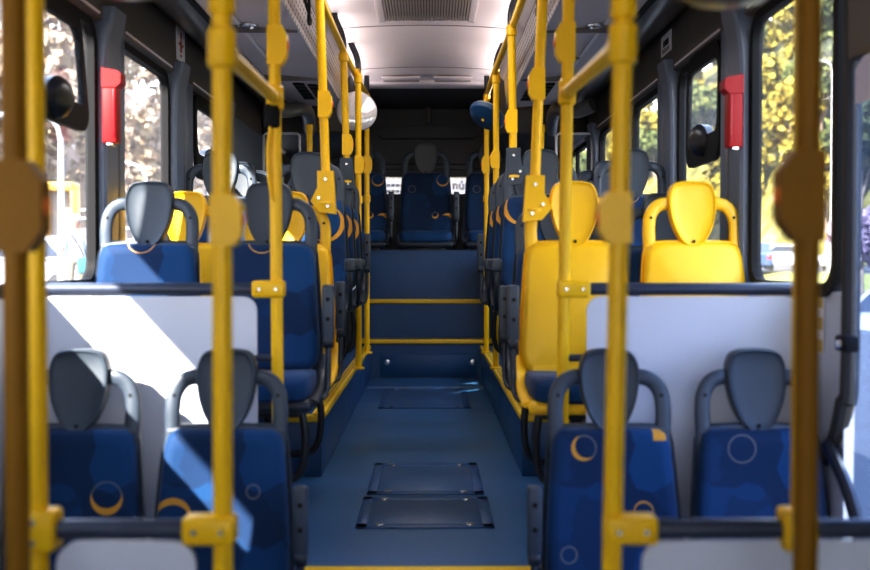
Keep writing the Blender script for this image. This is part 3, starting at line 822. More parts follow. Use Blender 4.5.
# left: yellow-seat pole
s0 = P(327, 205, 5.25); s1 = P(320, -40, 5.25)
pole('yellow pole bolted to the left yellow aisle seat', (s0[0], 5.25, s0[2]), (s1[0], 5.25, RZ), bracket=(YEL, .16, -1), buttons=[((260-105)*5.25/1100, 1, .062, .020)])
s0 = P(533.5, 212, 4.56); s1 = P(544, -60, 4.56)
pole('yellow pole bolted to the right yellow aisle seat', (s0[0], 4.56, s0[2]), (s1[0], 4.56, RZ), bracket=(YEL, .15, 1), buttons=[((260-85)*4.56/1100, -1, .065, .022)])
EL = lambda s: ((0, 0, -.03), (0, 0, .03), (s*-.015, .0, .10), (s*-.05, 0, .18), (s*-.06, 0, .24))
s0 = P(347.5, 183, 6.76)
pole('yellow pole bolted by a grey bracket to the left platform seat', (s0[0], 6.76, s0[2]), (BX-RX, 6.76, RZ+.02), bracket=(GREYP, .15, -1), buttons=[((260-145)*6.76/1100, 1, .062, .02)], elbow=EL(1), collars=(RZ-.03,))
s0 = P(513.5, 178, 5.98)
pole('yellow pole bolted by a grey bracket to the right platform seat', (s0[0], 5.98, s0[2]), (BX+RX-.01, 5.98, RZ+.02), bracket=(GREYP, .16, 1), buttons=[((260-122)*5.98/1100, -1, .062, .02)], elbow=EL(-1), collars=(RZ-.03,))
for s, nm in ((-1, 'left'), (1, 'right')):
    x3 = (358.5-430 if s < 0 else 496-430)*7.7/1100; x4 = (367-430 if s < 0 else 486.5-430)*9.0/1100
    pole('slim yellow pole rising from the third seat of the %s platform' % nm, (x3, 7.7, PLAT), (x3, 7.7, 1.33), buttons=[((260-(165 if s < 0 else 160))*7.7/1100, -s*1, .06, .02)], elbow=EL(-s), collars=(1.26, .42))
    pole('farthest yellow pole standing at the rear edge of the %s platform' % nm, (x4, 9.0, PLAT), (x4, 9.0, 1.36), buttons=[((260-165)*9.0/1100, -s*1, .07, .02)], collars=(1.32, .50, .18), elbow=((0, 0, -.02), (0, 0, .06), (0, 0, .14)))
    # ceiling rail
    b = MB(); o = V((BX+s*RX, 5.0, RZ))
    pts = [V((BX+s*RX, .6, RZ-.02)), V((BX+s*RX, 3, RZ)), V((BX+s*RX, 6.0, RZ)), V((BX+s*(RX+.0), 7.7, 1.31)), V((x4, 9.0, 1.34))]
    b.tube([p-o for p in pts], .0205, YEL, 14, smooth=3)
    t = thing('ceiling_handrail', 'long yellow handrail under the %s edge of the ceiling' % nm, 'rail', o, 'ceiling handrails')
    b.build('rail_tube', t)
    for y in (3.0, 5.25 if s < 0 else 4.56):
        bb = MB(); bb.lathe((0, y-5-.04, 0), (0, 1, 0), [(.023, 0), (.030, .006), (.030, .074), (.023, .08)], YEL, 14); bb.build('joint', t)
    for y in (2.0, 4.2, 5.4):
        bb = MB(); bb.tube([(0, y-5, .0), (0, y-5, .10), (s*.03, y-5, .2), (s*.04, y-5, .25)], .016, BLKM, 10, smooth=3); bb.build('ceiling_stay', t)
    # dangling black cable
    cy = 4.9 if s < 0 else 4.7
    b = MB(); b.tube([V((BX+s*.61, cy, 1.40)), V((BX+s*.51, cy+.06, 1.20)), V((BX+s*.52, cy+.2, 1.10)), V((BX+s*.535, cy+.4, 1.16)), V((BX+s*.61, cy+.5, 1.40))], .008, BLK, 8, smooth=5)
    tag(b.build('black_cable'), 'thin black cable looping down beside the %s ceiling handrail' % nm, 'cable', 'cables beside the handrails')

# ------------------------------------------------------------------ hammers, stickers, mirrors
def hammer(label, x, y, z0, z1, s):
    t = thing('emergency_hammer_case', label, 'emergency hammer', (x, y, z0), 'red emergency hammer cases')
    h = z1-z0
    b = MB(); b.box((-.030, -.035, .0), (.030, .035, h*.86), RED, .006, 3); b.build('case_body', t)
    b = MB(); b.prism([(s*.030, h), (-s*.036, h*.96), (-s*.048, h*.92), (-s*.048, h*.80), (-s*.030, h*.74), (s*.030, h*.74)], -.040, .04, RED); b.build('case_head', t)
    b = MB(); b.box((-.004-s*.020, -.039, .02), (.004-s*.020, -.030, h*.72), mat('hammer_dark_red', (.30, .0, .008), .3), .004); b.build('slot', t)
    b = MB(); b.box((-.014, -.03, -.012), (.014, .03, .004), CHROME, .003); b.build('hammer_tip', t)
sc_ = 4.585
hammer('red emergency hammer case on the left window pillar', (113-430)*sc_/1100, sc_, (260-144)*sc_/1100, (260-70)*sc_/1100, -1)
sc_ = 4.53
hammer('red emergency hammer case on the right window pillar', (733-430)*sc_/1100, sc_, (260-148)*sc_/1100, (260-76)*sc_/1100, 1)

t = thing('notice_sticker', 'white notice sticker with a red figure above the left windows', 'sticker', (XL+.033, 6.06, 1.18))
b = MB(); b.box((-.002, -.10, -.095), (.002, .10, .095), WHITE); b.build('sticker_sheet', t)
b = MB(); RB = mat('sticker_red', (.45, .06, .03), .6)
b.lathe((.003, 0, .045), (1, 0, 0), [(.022, 0), (.022, .001)], RB, 14); b.box((.0025, -.02, -.045), (.004, .02, .02), RB); b.box((.0025, -.055, -.01), (.004, .055, .004), RB); b.box((.0025, -.018, -.07), (.004, .018, -.055), RB)
b.build('sticker_print', t)
t = thing('notice_sticker', 'small white notice sticker with dark lines above the right windows', 'sticker', (XR-.036, 6.0, 1.175))
b = MB(); b.box((-.002, -.125, -.055), (.002, .125, .055), WHITE); b.build('sticker_sheet', t)
b = MB(); INK = mat('ink', (.006, .006, .008), .7, spec=.2)
for k in range(4):
    y = -.07+k*.035; b.box((-.004, y, -.012), (-.0025, y+.024, .022), INK)
for zz in (-.030, -.042): b.box((-.004, -.09, zz), (-.0025, .09, zz+.005), INK)
b.build('sticker_print', t)

def mirror(label, c, nrm, r, back, faceback):
    t = thing('convex_mirror', label, 'mirror', c, 'round mirrors above the rear seats')
    n = V(nrm).normalized()
    b = MB(); b.lathe(-n*.05, n, [(.03, 0), (r*.55, .004), (r*.9, .025), (r, .05), (r*.985, .056)], back, 32); b.build('mirror_shell', t)
    b = MB(); prof = [(r*.985, .0)] + [(r*.985*math.cos(a), .045*math.sin(a)) for a in [PI/2*k/6 for k in range(1, 6)]]
    b.lathe(n*.004, n, prof, faceback, 32); b.build('mirror_face', t)
    b = MB(); b.tube([-n*.05, -n*.07+V((0, .02, .04)), V((0, .06, .16))], .011, YEL, 10, smooth=4); b.build('mirror_arm', t)
    return t
c = P(357, 112, 8.0); mirror('round pale convex mirror hanging left of the aisle near the rear', c, (.10, -1, .12), .150, BLKM, MIRR)
c = P(487, 116, 8.0); t = mirror('round mirror seen from its blue shell, right of the aisle near the rear', c, (.45, .45, .75), .140, BLUEM, MIRR)

# dark domes at the top of the picture
for s, x, nm in ((-1, (133-430)*2.37/1100, 'left'), (1, (722-430)*2.37/1100, 'right')):
    t = thing('dome_mirror', 'dark round housing blurred at the top %s, above the nearest pole' % nm, 'mirror', (x, YN-.03, .60), 'dark round housings overhead')
    b = MB(); rr = .13
    b.lathe((0, 0, -.042 if s < 0 else -.06), (0, 0, 1), [(.01, 0), (rr*.6, .008), (rr*.92, .035), (rr, .07), (rr*.95, .09)], BLKM, 28); b.build('dome_shell', t)
    b = MB(); b.tube([(0, 0, .03), (0, 0, .62)], .015, BLKM, 10); b.build('ceiling_stem', t)

# rear left clutter: grey cross tube, strap, tube hoop
for s, nm in ((-1, 'left'), (1, 'right')):
    b = MB(); xa = BX+s*.55; xb = BX+s*1.30
    b.tube([(xa, 9.3, 1.10), (xb, 9.3, 1.10)], .022, mat('tube_dark', (.08, .075, .075), .3), 12)
    tag(b.build('cross_tube'), 'dark horizontal tube crossing above the rear %s seats' % nm, 'tube', 'dark cross tubes')
    b = MB(); z0 = PLAT
    xx = (300-430)*8.6/1100 if s < 0 else (556-430)*8.6/1100
    b.tube([(xx-s*-.0, 8.6, z0), (xx, 8.6, .97), (xx+s*.02, 8.6, .985), (xx+s*.26, 8.6, .985), (xx+s*.28, 8.6, .97), (xx+s*.28, 8.6, z0)], .010, mat('tube_white', (.6, .6, .62), .35), 8)
    tag(b.build('tube_hoop'), 'thin pale tube hoop standing behind the rear %s seats' % nm, 'tube hoop', 'pale tube hoops')
    xs = (310-430)*8.3/1100 if s < 0 else (541-430)*8.3/1100
    t = thing('hanging_strap', 'yellow strap handle hanging above the rear %s seats' % nm, 'strap', (xs, 8.3, 1.02), 'yellow strap handles')
    b = MB(); b.box((-.022, -.008, -.24), (.022, .008, -.05), YEL, .006); b.build('strap_band', t)
    b = MB(); b.box((-.028, -.014, -.06), (.028, .014, .0), YEL, .01, 3); b.build('strap_buckle', t)
    # round hose fittings on the dark soffit
    c = P(287 if s < 0 else 575, 113, 8.3)
    b = MB(); b.tube([(c[0]+s*.10, 8.1, c[2]+.03), (c[0], 8.2, c[2]), (c[0]-s*.12, 8.5, c[2]+.05), (c[0]-s*.10, 9.0, 1.06)], .055, mat('hose_grey', (.13, .125, .12), .3), 14, smooth=4)
    tag(b.build('air_hose'), 'grey flexible air hose under the rear end of the %s duct' % nm, 'hose', 'grey air hoses')

# striped reflection coloured onto a thin sheet, low on right wall
t = thing('striped_decal', 'yellow and white striped decal on the right wall by the door post', 'sticker', (XR-.004, 3.72, -.21))
b = MB(); b.box((-.002, -.05, -.105), (.002, .055, .095), WHITE); b.build('sticker_sheet', t)  # thin sheet added to carry the striped reflection
b = MB()
for z in (-.10, -.025, .05): b.box((-.0035, -.05, z), (-.0022, .055, z+.042), mat('decal_yellow', (.55, .36, .03), .5))
b.build('stripes', t)
t = thing('door_label', 'pale label stuck high on the glass of the right front door', 'sticker', (XR-.004, 3.24, .56))
b = MB(); b.loft([[(0, -.26, -.08), (0, .17, -.08), (0, .17, .03), (0, .02, .10), (0, -.26, .10)], [(.002, -.26, -.08), (.002, .17, -.08), (.002, .17, .03), (.002, .02, .10), (.002, -.26, .10)]], mat('label_lilac', (.55, .52, .66), .5)); b.build('sticker_sheet', t)
b = MB(); b.box((-.002, -.10, -.03), (-.0005, -.02, .02), mat('label_pink', (.75, .35, .45), .6)); b.build('sticker_print', t)

# ------------------------------------------------------------------ outside
GRS = foliage_mat('grass_sunlit', [(.1296, .1296, .0216), (.1872, .1728, .0432), (.2160, .2016, .0900)], .5)
HILLR = foliage_mat('hill_autumn', [(.0150, .0225, .0075), (.0500, .0500, .0125), (.1250, .1050, .0175), (.1550, .1300, .0750), (.0750, .0650, .0350)], .35)
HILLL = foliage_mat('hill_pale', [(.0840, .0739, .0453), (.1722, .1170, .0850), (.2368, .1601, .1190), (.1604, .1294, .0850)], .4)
ASPH = mat('asphalt', (.045, .045, .048), .9, noise=.12, nscale=2)
PAVE = mat('pavement', (.045, .041, .039), .9, noise=.1, nscale=2)
def terr(d, pts):
    for (a, za), (b_, zb) in zip(pts, pts[1:]):
        if d <= b_: return za+(zb-za)*max(0, (d-a))/(b_-a)
    return pts[-1][1]
TR_ = [(0, -2.2), (12, -2.6), (25, -2.7), (36, -.75), (50, -.6), (56, -.5), (70, 20), (130, 66)]
TL_ = [(0, -2.2), (4.5, -2.1), (5.5, -.98), (12, -.9), (16, -.6), (27, 15), (90, 60)]
def ground(name, s, pts, dfun, m, lo, hi, kind):
    b = MB(); ys = [-14+4*k for k in range(46)]; xs = []
    N_ = 60
    bm = b.bm; grid = []
    for y in ys:
        row = []
        for k in range(N_+1):
            d = lo+(hi-lo)*k/N_
            x = dfun(d, y)
            z = terr(d, pts)
            if d > (52 if s > 0 else 16.5): z += random.uniform(-.5, .5)
            row.append(bm.verts.new((x, y, z)))
        grid.append(row)
    fs = []
    for i in range(len(ys)-1):
        for k in range(N_): fs.append(bm.faces.new((grid[i][k], grid[i][k+1], grid[i+1][k+1], grid[i+1][k])))
    b._tag(fs, m); o = b.build(name, None, (0, 0, 0), 80); o['kind'] = kind; return o
DR = lambda d, y: XR+.3+max(d-.25*max(y, 0), 0) if False else XR+.3+d-.25*y
ground('ground_road', 1, TR_, DR, ASPH, 0, 27, 'structure')
ground('ground_lawn', 1, TR_, DR, GRS, 27, 37, 'structure')
ground('ground_upper_road', 1, TR_, DR, PAVE, 37, 53, 'structure')
ground('ground_hill', 1, TR_, DR, HILLR, 53, 130, 'structure')
DL = lambda d, y: XL-.3-d
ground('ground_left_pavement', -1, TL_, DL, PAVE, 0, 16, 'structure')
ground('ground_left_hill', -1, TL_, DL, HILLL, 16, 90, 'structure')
b = MB(); b.box((-12, -14, -2.4), (14, 140, -2.25), ASPH); struct(b.build('ground_under_bus'))

def leaf_mesh(n, rx, rz, m, bark, size, trunk_h, seed, blobs=9):
    rnd = random.Random(seed); b = MB()
    cs = []
    for k in range(blobs):
        a = rnd.uniform(0, 2*PI); q = rnd.random()**.5
        cs.append((V((rx*.65*q*math.cos(a), rx*.65*q*math.sin(a), trunk_h+rz*(.15+.8*rnd.random()))), rnd.uniform(.35, .55)*rx))
    fs = []
    for k in range(n):
        c, r = cs[rnd.randrange(blobs)]
        d = V((rnd.gauss(0, 1), rnd.gauss(0, 1), rnd.gauss(0, 1))).normalized()*r*rnd.uniform(.7, 1.05)
        p = c+V((d.x, d.y, d.z*.8)); nn = V((rnd.gauss(0, 1), rnd.gauss(0, 1), rnd.gauss(0, 1)+.4)).normalized()
        a = nn.orthogonal().normalized(); bb = nn.cross(a); sz = size*rnd.uniform(.6, 1.4)
        fs.append(b.bm.faces.new([b.bm.verts.new(p+a*sz*i+bb*sz*j) for i, j in ((-1, -.5), (0, -.9), (1, .1), (.2, .8))]))
    b._tag(fs, m)
    crown = b.mesh('crown')
    t = MB()
    t.tube([(0, 0, -1.0), (.05, 0, trunk_h*.6), (0, .1, trunk_h+rz*.6)], [.22, .15, .05], bark, 8)
    for c, r in cs[:6]: t.tube([V((0, 0, trunk_h*.75)), (V((0, 0, trunk_h))+c)/2, c], [.09, .06, .02], bark, 6)
    return crown, t.mesh('trunk')
BARK = mat('bark', (.20, .15, .11), .9, noise=.2, nscale=4)
BARKP = mat('bark_pale', (.50, .44, .38), .9)
LY = foliage_mat('leaf_yellow', [(.0750, .0650, .0075), (.1550, .1250, .0125), (.2000, .1650, .0300), (.1125, .1050, .0200)], .9)
LG = foliage_mat('leaf_green', [(.0150, .0300, .0090), (.0480, .0660, .0180), (.1020, .1080, .0300), (.0300, .0480, .0210)], .9)
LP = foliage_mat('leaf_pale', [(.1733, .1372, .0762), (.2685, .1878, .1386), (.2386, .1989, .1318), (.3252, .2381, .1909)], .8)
LK = foliage_mat('leaf_pink', [(.1800, .1080, .1512), (.2520, .1800, .2232), (.1440, .1224, .1080)], 1.5)
TREES = {'yellow': leaf_mesh(1900, 3.4, 6.0, LY, BARK, .34, 3.0, 1), 'green': leaf_mesh(1900, 3.4, 5.5, LG, BARK, .34, 2.5, 2),
         'pale': leaf_mesh(1100, 3.0, 5.5, LP, BARKP, .26, 2.6, 3), 'bush': leaf_mesh(900, 1.5, 1.5, LK, BARK, .16, .4, 4, 6)}
def tree(kind, label, x, y, z, sc, group):
    o = thing('hillside_tree' if kind != 'bush' else 'flowering_bush', label, 'tree' if kind != 'bush' else 'bush', (x, y, z), group, random.uniform(0, 6))
    o.scale = (sc,)*3
    link('crown', TREES[kind][0], o); link('trunk', TREES[kind][1], o)
rt = random.Random(11)
spots = []
for i in range(30):                                         # right hillside, spread over the viewing angles of the windows
    ang = .15+.30*(i % 15)/14+rt.uniform(-.012, .012); d = (60, 72)[i//15]+rt.uniform(-4, 5)
    # d = x - XR -.3 + .25 y ; x = ang*y
    y = (d+XR+.3)/(ang+.25); x = ang*y
    kind = 'yellow' if rt.random() < .62 else 'green'
    nm = ['tall sunlit yellow-leaved', 'tall darker green'][kind == 'green']
    tree(kind, nm+' tree on the hillside outside the right windows', x, y, terr(d, TR_)-1.8, rt.uniform(1.1, 1.6), 'trees on the right hillside')
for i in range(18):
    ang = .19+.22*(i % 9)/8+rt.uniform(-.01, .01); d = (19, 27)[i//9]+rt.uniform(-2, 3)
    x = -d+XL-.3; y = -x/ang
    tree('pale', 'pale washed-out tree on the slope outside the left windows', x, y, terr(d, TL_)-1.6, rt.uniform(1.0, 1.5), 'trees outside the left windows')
tree('bush', 'pink flowering bush outside the right front door', 15.2, 39, -.5, 1.0, None)

CARG = mat('car_glass', (.03, .04, .06), .1); TYRE = mat('tyre', (.015, .015, .015), .8)
def car(label, x, y, z, rz, paint, kind='car', sc=1.0):
    t = thing('parked_'+kind, label, 'car', (x, y, z), None, rz); t.scale = (sc,)*3
    van = kind == 'van'
    L, W, H = (4.6, 1.8, 1.75) if van else (4.4, 1.76, 1.5)
    hl = L/2
    if van: roof = [(-hl*.92, .95), (-hl*.86, H), (hl*.28, H), (hl*.62, 1.0)]
    else: roof = [(-hl*.70, .90), (-hl*.45, H), (hl*.15, H), (hl*.50, .92)]
    b = MB()
    lower = [(-hl, .30), (-hl, .85), (-hl*.92, .95), (hl*.5, .98), (hl*.95, .80), (hl, .55), (hl, .30)]
    b.loft([[(p, sgn*W/2*k, q) for p, q in lower] for sgn, k in ((-1, .94), (-1, 1), (1, 1), (1, .94))], paint)
    b.loft([[(p, sgn*W/2*k, q) for p, q in [(roof[0][0], .9)]+roof+[(roof[3][0], .9)]] for sgn, k in ((-1, .84), (1, .84))], paint)
    b.build('car_body', t, ang=30)
    b = MB()
    g = [(roof[0][0]+.18, 1.02), (roof[1][0]+.08, H-.1), (roof[2][0]-.06, H-.1), (roof[3][0]-.22, 1.02)]
    for sgn in (-1, 1): b.loft([[(p, sgn*W/2*.845, q) for p, q in g], [(p, sgn*W/2*.85, q) for p, q in g]], CARG)
    for (a, c_) in ((roof[2], roof[3]), (roof[1], roof[0])):
        o = .02 if a is roof[2] else -.02
        b.loft([[(a[0]+(c_[0]-a[0])*.12+o, -W*.37, a[1]-.08), (a[0]+(c_[0]-a[0])*.12+o, W*.37, a[1]-.08), (a[0]+(c_[0]-a[0])*.92+o, W*.40, c_[1]+.06), (a[0]+(c_[0]-a[0])*.92+o, -W*.40, c_[1]+.06)],
                [(a[0]+(c_[0]-a[0])*.12+o*2, -W*.37, a[1]-.08), (a[0]+(c_[0]-a[0])*.12+o*2, W*.37, a[1]-.08), (a[0]+(c_[0]-a[0])*.92+o*2, W*.40, c_[1]+.06), (a[0]+(c_[0]-a[0])*.92+o*2, -W*.40, c_[1]+.06)]], CARG)
    b.build('windows', t)
    for wx in (-hl*.62, hl*.62):
        for sgn in (-1, 1):
            b = MB(); b.lathe((wx, sgn*(W/2-.16), .32), (0, sgn, 0), [(.32, 0), (.33, .03), (.33, .17), (.20, .18), (.08, .17)], TYRE, 20); b.build('wheel', t)
    for sgn in (-1, 1):
        b = MB(); b.box((hl-.06, sgn*.62-.18, .60), (hl+.01, sgn*.62+.18, .74), mat('lamp_clear', (.8, .8, .8), .2), .02); b.build('headlight', t)
        b = MB(); b.box((-hl-.01, sgn*.70-.13, .62), (-hl+.06, sgn*.70+.13, .84), mat('lamp_red', (.6, .01, .01), .25), .02); b.build('tail_light', t)
    b = MB(); b.box((hl-.03, -.45, .40), (hl+.012, .45, .58), CARG, .01); b.build('front_grille', t)
    return t
WCAR = mat('car_white', (.3, .3, .32), .25); DCAR = mat('car_navy', (.02, .04, .09), .25); SCAR = mat('car_silver', (.45, .46, .48), .3)
YS = 65; car('white van facing the bus on the road outside the near right window', (841-430)*YS/1100, YS, -.62, -PI/2-.35, WCAR, 'van', 1.1)
YS = 68; car('dark navy car on the road seen through the near right window', (757-430)*YS/1100, YS, -.62, PI/2-.3, DCAR, 'car', 1.1)
YS = 72; car('silver car parked between the navy car and the white van', (785-430)*YS/1100, YS, -.62, .1, SCAR, 'car', 1.1)
YS = 36; car('white car close by, seen through the glass of the right front door', (892-430)*YS/1100, YS, -2.72, PI-.45, WCAR, 'van', 1.0)
YS = 26; car('white car on the pavement outside the left front window', -9.3, YS, -.95, PI/2+1.2, WCAR, 'car', 1.0)
YS = 31; car('pale car behind the white railing outside the left windows', -10.2, 33, -.95, 1.4, SCAR, 'car', 1.0)

# white railing, yellow seat reflection, street lamps, person
t = thing('white_railing', 'white metal railing outside the second left window', 'railing', (-9.0, 31, -.9))
WM = mat('white_metal', (.3, .3, .31), .4)
for k in range(6):
    b = MB(); b.tube([(.7-k*.9, k*.9, 0), (.7-k*.9, k*.9, 2.4)], .05, WM, 8); b.build('post', t)
for z in (.75, 1.1, 1.45, 1.8, 2.15, 2.4):
    b = MB(); b.tube([(.7, 0, z), (-3.8, 4.5, z)], .035, WM, 8); b.build('rail', t)
b = MB(); b.box((-11.6, 30.4, -.9), (-7.4, 30.7, .85-.9+.0), mat('kerb_yellow', (.75, .45, .03), .6), .04)
def lamp(label, x, y, z0, h, arm):
    t = thing('street_lamp', label, 'street lamp', (x, y, z0))
    b = MB(); b.tube([(0, 0, 0), (0, 0, h)], [.10, .06], WM, 10); b.lathe((0, 0, 0), (0, 0, 1), [(.18, 0), (.18, .2), (.1, .3)], WM, 12); b.build('lamp_pole', t)
    b = MB(); b.tube([(0, 0, h-.1), (arm*.1, 0, h+.35), (arm*.45, 0, h+.55), (arm, 0, h+.5)], .05, WM, 8, smooth=4); b.build('lamp_arm', t)
    b = MB(); b.box((arm-.3, -.13, h+.42), (arm+.3, .13, h+.55), WM, .05, 3); b.build('lamp_head', t)
lamp('white street lamp pole outside the left front window', (62.5-430)*24/1100, 24, -.95, 3.6, -1.4)
lamp('curved white street lamp outside the second left window', (147-430)*38/1100, 38, -.8, 3.6, -1.6)
lamp('slim pale street lamp on the hillside outside the near right window', (832-430)*60/1100, 60, -.7, 11, -1.4)
b.bm.free()
# yellow box added outside in place of a seat reflection in the glass
t = thing('yellow_kiosk', 'yellow framed kiosk behind the street lamp outside the left front window', 'kiosk', ((62-430)*29/1100, 29, -.95))
KY = mat('kiosk_yellow', (.45, .26, .02), .5)
b = MB(); b.box((-.42, -.3, 2.75), (.42, .3, 2.98), KY, .06, 3); b.build('roof', t)
for x in (-.38, .38):
    b = MB(); b.box((x-.04, -.28, 0), (x+.04, .28, 2.8), KY, .02); b.build('side_post', t)
b = MB(); b.box((-.36, .2, 0), (.36, .26, 2.75), mat('kiosk_panel', (.16, .14, .12), .6)); b.build('back_panel', t)

# pedestrian
def person(x, y, z):
    SK = mat('skin', (.20, .11, .08), .55); SH = mat('shirt_white', (.82, .82, .84), .8); TRO = mat('trousers_khaki', (.50, .42, .30), .85)
    t = thing('person', 'person in a white shirt and khaki trousers with a teal bag, standing outside left', 'person', (x, y, z), None, .3)
    # one continuous skinned body
    me = bpy.data.meshes.new('body'); bm = bmesh.new(); J = {}; R = {}
    def j(n, p, r, par=None):
        J[n] = bm.verts.new(p); R[n] = r
        if par: bm.edges.new((J[par], J[n]))
    j('pel', (0, 0, .98), .155); j('waist', (0, 0, 1.14), .145, 'pel'); j('chest', (0, 0, 1.36), .165, 'waist'); j('upch', (0, 0, 1.46), .12, 'chest'); j('neck', (0, -.01, 1.56), .058, 'upch')
    j('jaw', (0, -.03, 1.63), .072, 'neck'); j('skull', (0, -.015, 1.73), .092, 'jaw'); j('crown', (0, 0, 1.79), .06, 'skull')
    for s, k in ((-1, 'l'), (1, 'r')):
        j('hip'+k, (s*.10, 0, .92), .105, 'pel'); j('thi'+k, (s*.105, -.01, .72), .09, 'hip'+k); j('kne'+k, (s*.11, -.015 if s < 0 else .02, .50), .062, 'thi'+k)
        j('cal'+k, (s*.11, .01, .34), .062, 'kne'+k); j('ank'+k, (s*.11, .02, .09), .042, 'cal'+k); j('toe'+k, (s*.125, -.14, .035), .036, 'ank'+k)
        j('sho'+k, (s*.19, 0, 1.44), .075, 'upch'); j('elb'+k, (s*.27, .03, 1.15), .046, 'sho'+k); j('wri'+k, (s*.28, -.06, .92), .032, 'elb'+k); j('pal'+k, (s*.282, -.09, .84), .036, 'wri'+k)
        for q in range(5):
            a = (q-2)*.016
            j('f%d%s' % (q, k), (s*.282, -.09+a*1.3-(.02 if q == 0 else 0), .80 if q else .83), .011, 'pal'+k); j('g%d%s' % (q, k), (s*.275, -.10+a*1.5, (.755, .745, .74, .745, .76)[q] if q else .79), .008, 'f%d%s' % (q, k))
    bm.verts.index_update(); order = list(J); bm.to_mesh(me); bm.free()
    o = link('body', me, t)
    md = o.modifiers.new('skin', 'SKIN'); md.use_smooth_shade = True
    for n, sv in zip(order, me.skin_vertices[0].data): sv.radius = (R[n]*1.0, R[n]*(.75 if n in ('pel', 'waist', 'chest', 'upch') else 1)); sv.use_root = n == 'pel'
    sb = o.modifiers.new('sub', 'SUBSURF'); sb.levels = sb.render_levels = 2
    m, nt, bs = nmat('person_clothes'); N = NB(nt); tc = nt.nodes.new('ShaderNodeTexCoord'); sx = nt.nodes.new('ShaderNodeSeparateXYZ'); nt.links.new(tc.outputs['Object'], sx.inputs[0]); z_ = sx.outputs[2]
    ax = N.m('ABSOLUTE', sx.outputs[0])
    c = N.mix(N.m('GREATER_THAN', z_, .09), (.02, .02, .03), (.16, .13, .08)); c = N.mix(N.m('GREATER_THAN', z_, .93), c, (.42, .42, .45))
    c = N.mix(N.m('GREATER_THAN', z_, 1.525), c, (.20, .11, .08))
    arm = N.m('MULTIPLY', N.m('GREATER_THAN', ax, .215), N.m('LESS_THAN', z_, 1.20)); c = N.mix(arm, c, (.20, .11, .08))
    nt.links.new(c, bs.inputs['Base Color']); bs.inputs['Roughness'].default_value = .8
    me.materials.append(m)
    b = MB(); b.lathe((0, .012, 1.70), (0, .15, 1), [(.10, 0), (.108, .05), (.098, .10), (.06, .135), (.01, .148)], mat('hair_grey', (.25, .24, .23), .9), 20); b.build('hair', t)
    b = MB()
    for s in (-1, 1): b.lathe((s*.032, -.108, 1.71), (0, -1, 0), [(.012, -.01), (.010, .004), (.004, .007)], mat('eye', (.05, .04, .04), .3), 8)
    b.build('eyes', t)
    b = MB(); b.lathe((0, -.10, 1.665), (0, -1, .25), [(.018, 0), (.013, .02), (.005, .03)], SK, 8); b.build('nose', t)
    b = MB(); b.box((-.026, -.108, 1.628), (.026, -.096, 1.636), mat('lips', (.4, .15, .13), .6), .003); b.build('mouth', t)
    for s in (-1, 1):
        b = MB(); b.lathe((s*.088, 0, 1.69), (s, 0, 0), [(.026, 0), (.03, .008), (.012, .014)], SK, 10); b.build('ear', t)
    tb = thing('shoulder_bag', 'teal shoulder bag hanging at the side of the person outside left', 'bag', (x, y, z), None, .3)
    b = MB(); b.box((.02, -.24, .68), (.26, -.14, 1.0), mat('bag_teal', (.01, .10, .12), .7), .03, 3); b.build('bag_body', tb)
    b = MB(); b.tube([(.14, -.19, 1.0), (.06, -.20, 1.2), (-.08, -.16, 1.42), (-.15, 0, 1.53), (-.05, .16, 1.40), (.18, .12, 1.10), (.2, -.14, 1.0)], .016, INK, 8, smooth=4); b.build('bag_strap', tb)
person((77-430)*21.5/1100, 21.5, -.95)

# sign behind the rear window
t = thing('white_sign', 'white sign board with dark lettering seen through the rear window strip', 'sign', (0, 13.2, .9))
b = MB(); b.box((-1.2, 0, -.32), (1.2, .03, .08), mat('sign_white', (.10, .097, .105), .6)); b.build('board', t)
b = MB(); b.box((-1.2, -.005, .082), (1.2, .025, .16), foliage_mat('sign_top', [(.16, .05, .04), (.14, .13, .08), (.05, .11, .05)], 3)); b.build('top_band', t)
cu = bpy.data.curves.new('lettering', 'FONT'); cu.body = 'n\u00fam'; cu.size = .15; cu.extrude = .004
tmp = bpy.data.objects.new('tmp', cu); COL.objects.link(tmp)
dg = bpy.context.evaluated_depsgraph_get(); tme = bpy.data.meshes.new_from_object(tmp.evaluated_get(dg)); bpy.data.objects.remove(tmp)
tme.materials.append(INK)
o = link('lettering', tme, t, (.262, -.006, -.05)); o.rotation_euler = (PI/2, 0, 0)
b = MB()
for k in range(2):
    for q in range(4): b.box((-.52+q*.055, -.006, -.02-k*.07), (-.52+q*.055+.042, -.002, .01-k*.07), INK)
b.build('small_print', t)

# unseen panel added beside the bus to block sun from the left windows
b = MB(); b.box((-2.36, -.9, .85), (-2.30, 1.15, 2.45), mat('shelter_grey', (.2, .2, .22), .6)); b.box((-2.36, 1.15, 1.11), (-2.30, 1.82, 2.45), mat('shelter_grey', (.2, .2, .22), .6)); b.box((-2.36, 1.82, 1.29), (-2.30, 3.19, 2.45), mat('shelter_grey', (.2, .2, .22), .6), .01)
for yy in (-.8, 2.85): b.box((-2.38, yy, -2.1), (-2.30, yy+.1, 1.62), mat('shelter_grey', (.2, .2, .22), .6), .01)
struct(b.build('wall_shelter'))

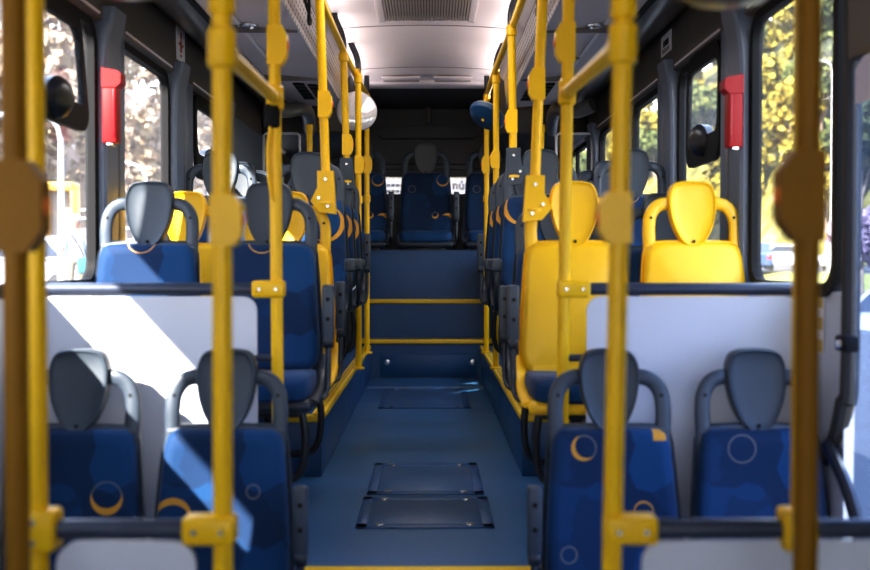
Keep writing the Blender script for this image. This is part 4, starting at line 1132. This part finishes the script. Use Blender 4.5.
# ------------------------------------------------------------------ light
w = bpy.data.worlds.new('world'); SC.world = w; w.use_nodes = True; nt = w.node_tree
bg = nt.nodes['Background']
tc = nt.nodes.new('ShaderNodeTexCoord'); sx = nt.nodes.new('ShaderNodeSeparateXYZ'); nt.links.new(tc.outputs['Generated'], sx.inputs[0])
cr = nt.nodes.new('ShaderNodeValToRGB'); nt.links.new(sx.outputs[2], cr.inputs[0])
cr.color_ramp.elements[0].position = 0; cr.color_ramp.elements[0].color = (.95, .95, .95, 1)
cr.color_ramp.elements[1].position = .7; cr.color_ramp.elements[1].color = (.45, .62, .95, 1)
nt.links.new(cr.outputs[0], bg.inputs[0]); bg.inputs[1].default_value = 5.0
sun = bpy.data.lights.new('sun', 'SUN'); sun.energy = 20; sun.angle = .01; sun.color = (1, .94, .84)
so = bpy.data.objects.new('sun', sun); COL.objects.link(so)
so.rotation_euler = V((1, 1.2, -1.1)).to_track_quat('-Z', 'Y').to_euler()
# area lights added under the ceiling as fill for the cabin
for y, e in ((5.2, 8), (7.4, 4)):
    l = bpy.data.lights.new('cabin_lamp', 'AREA'); l.shape = 'RECTANGLE'; l.size = .5; l.size_y = 1.2; l.energy = e; l.color = (1, .97, .95)
    lo = bpy.data.objects.new('cabin_lamp', l); COL.objects.link(lo); lo.location = (BX, y, 1.44)

for s in (-1, 1):  # lights added along the ducts to brighten the ceiling
    for y in (2.6, 5.3, 8.0):
        l = bpy.data.lights.new('cove_lamp', 'AREA'); l.shape = 'RECTANGLE'; l.size = 2.6; l.size_y = .06; l.energy = 2.9; l.color = (1, .93, .93)
        lo = bpy.data.objects.new('cove_lamp', l); COL.objects.link(lo); lo.location = (BX+s*.55, y, 1.33)
        lo.rotation_euler = V((-s*.6, 0, 1)).to_track_quat('-Z', 'Y').to_euler()
SC.view_settings.view_transform = 'Standard'
SC.view_settings.look = 'None'
SC.view_settings.exposure = 0.92
SC.view_settings.gamma = 0.88
SC.cycles.use_denoising = True
SC.cycles.max_bounces = 8; SC.cycles.diffuse_bounces = 5; SC.cycles.transparent_max_bounces = 16
SC.cycles.sample_clamp_indirect = 8
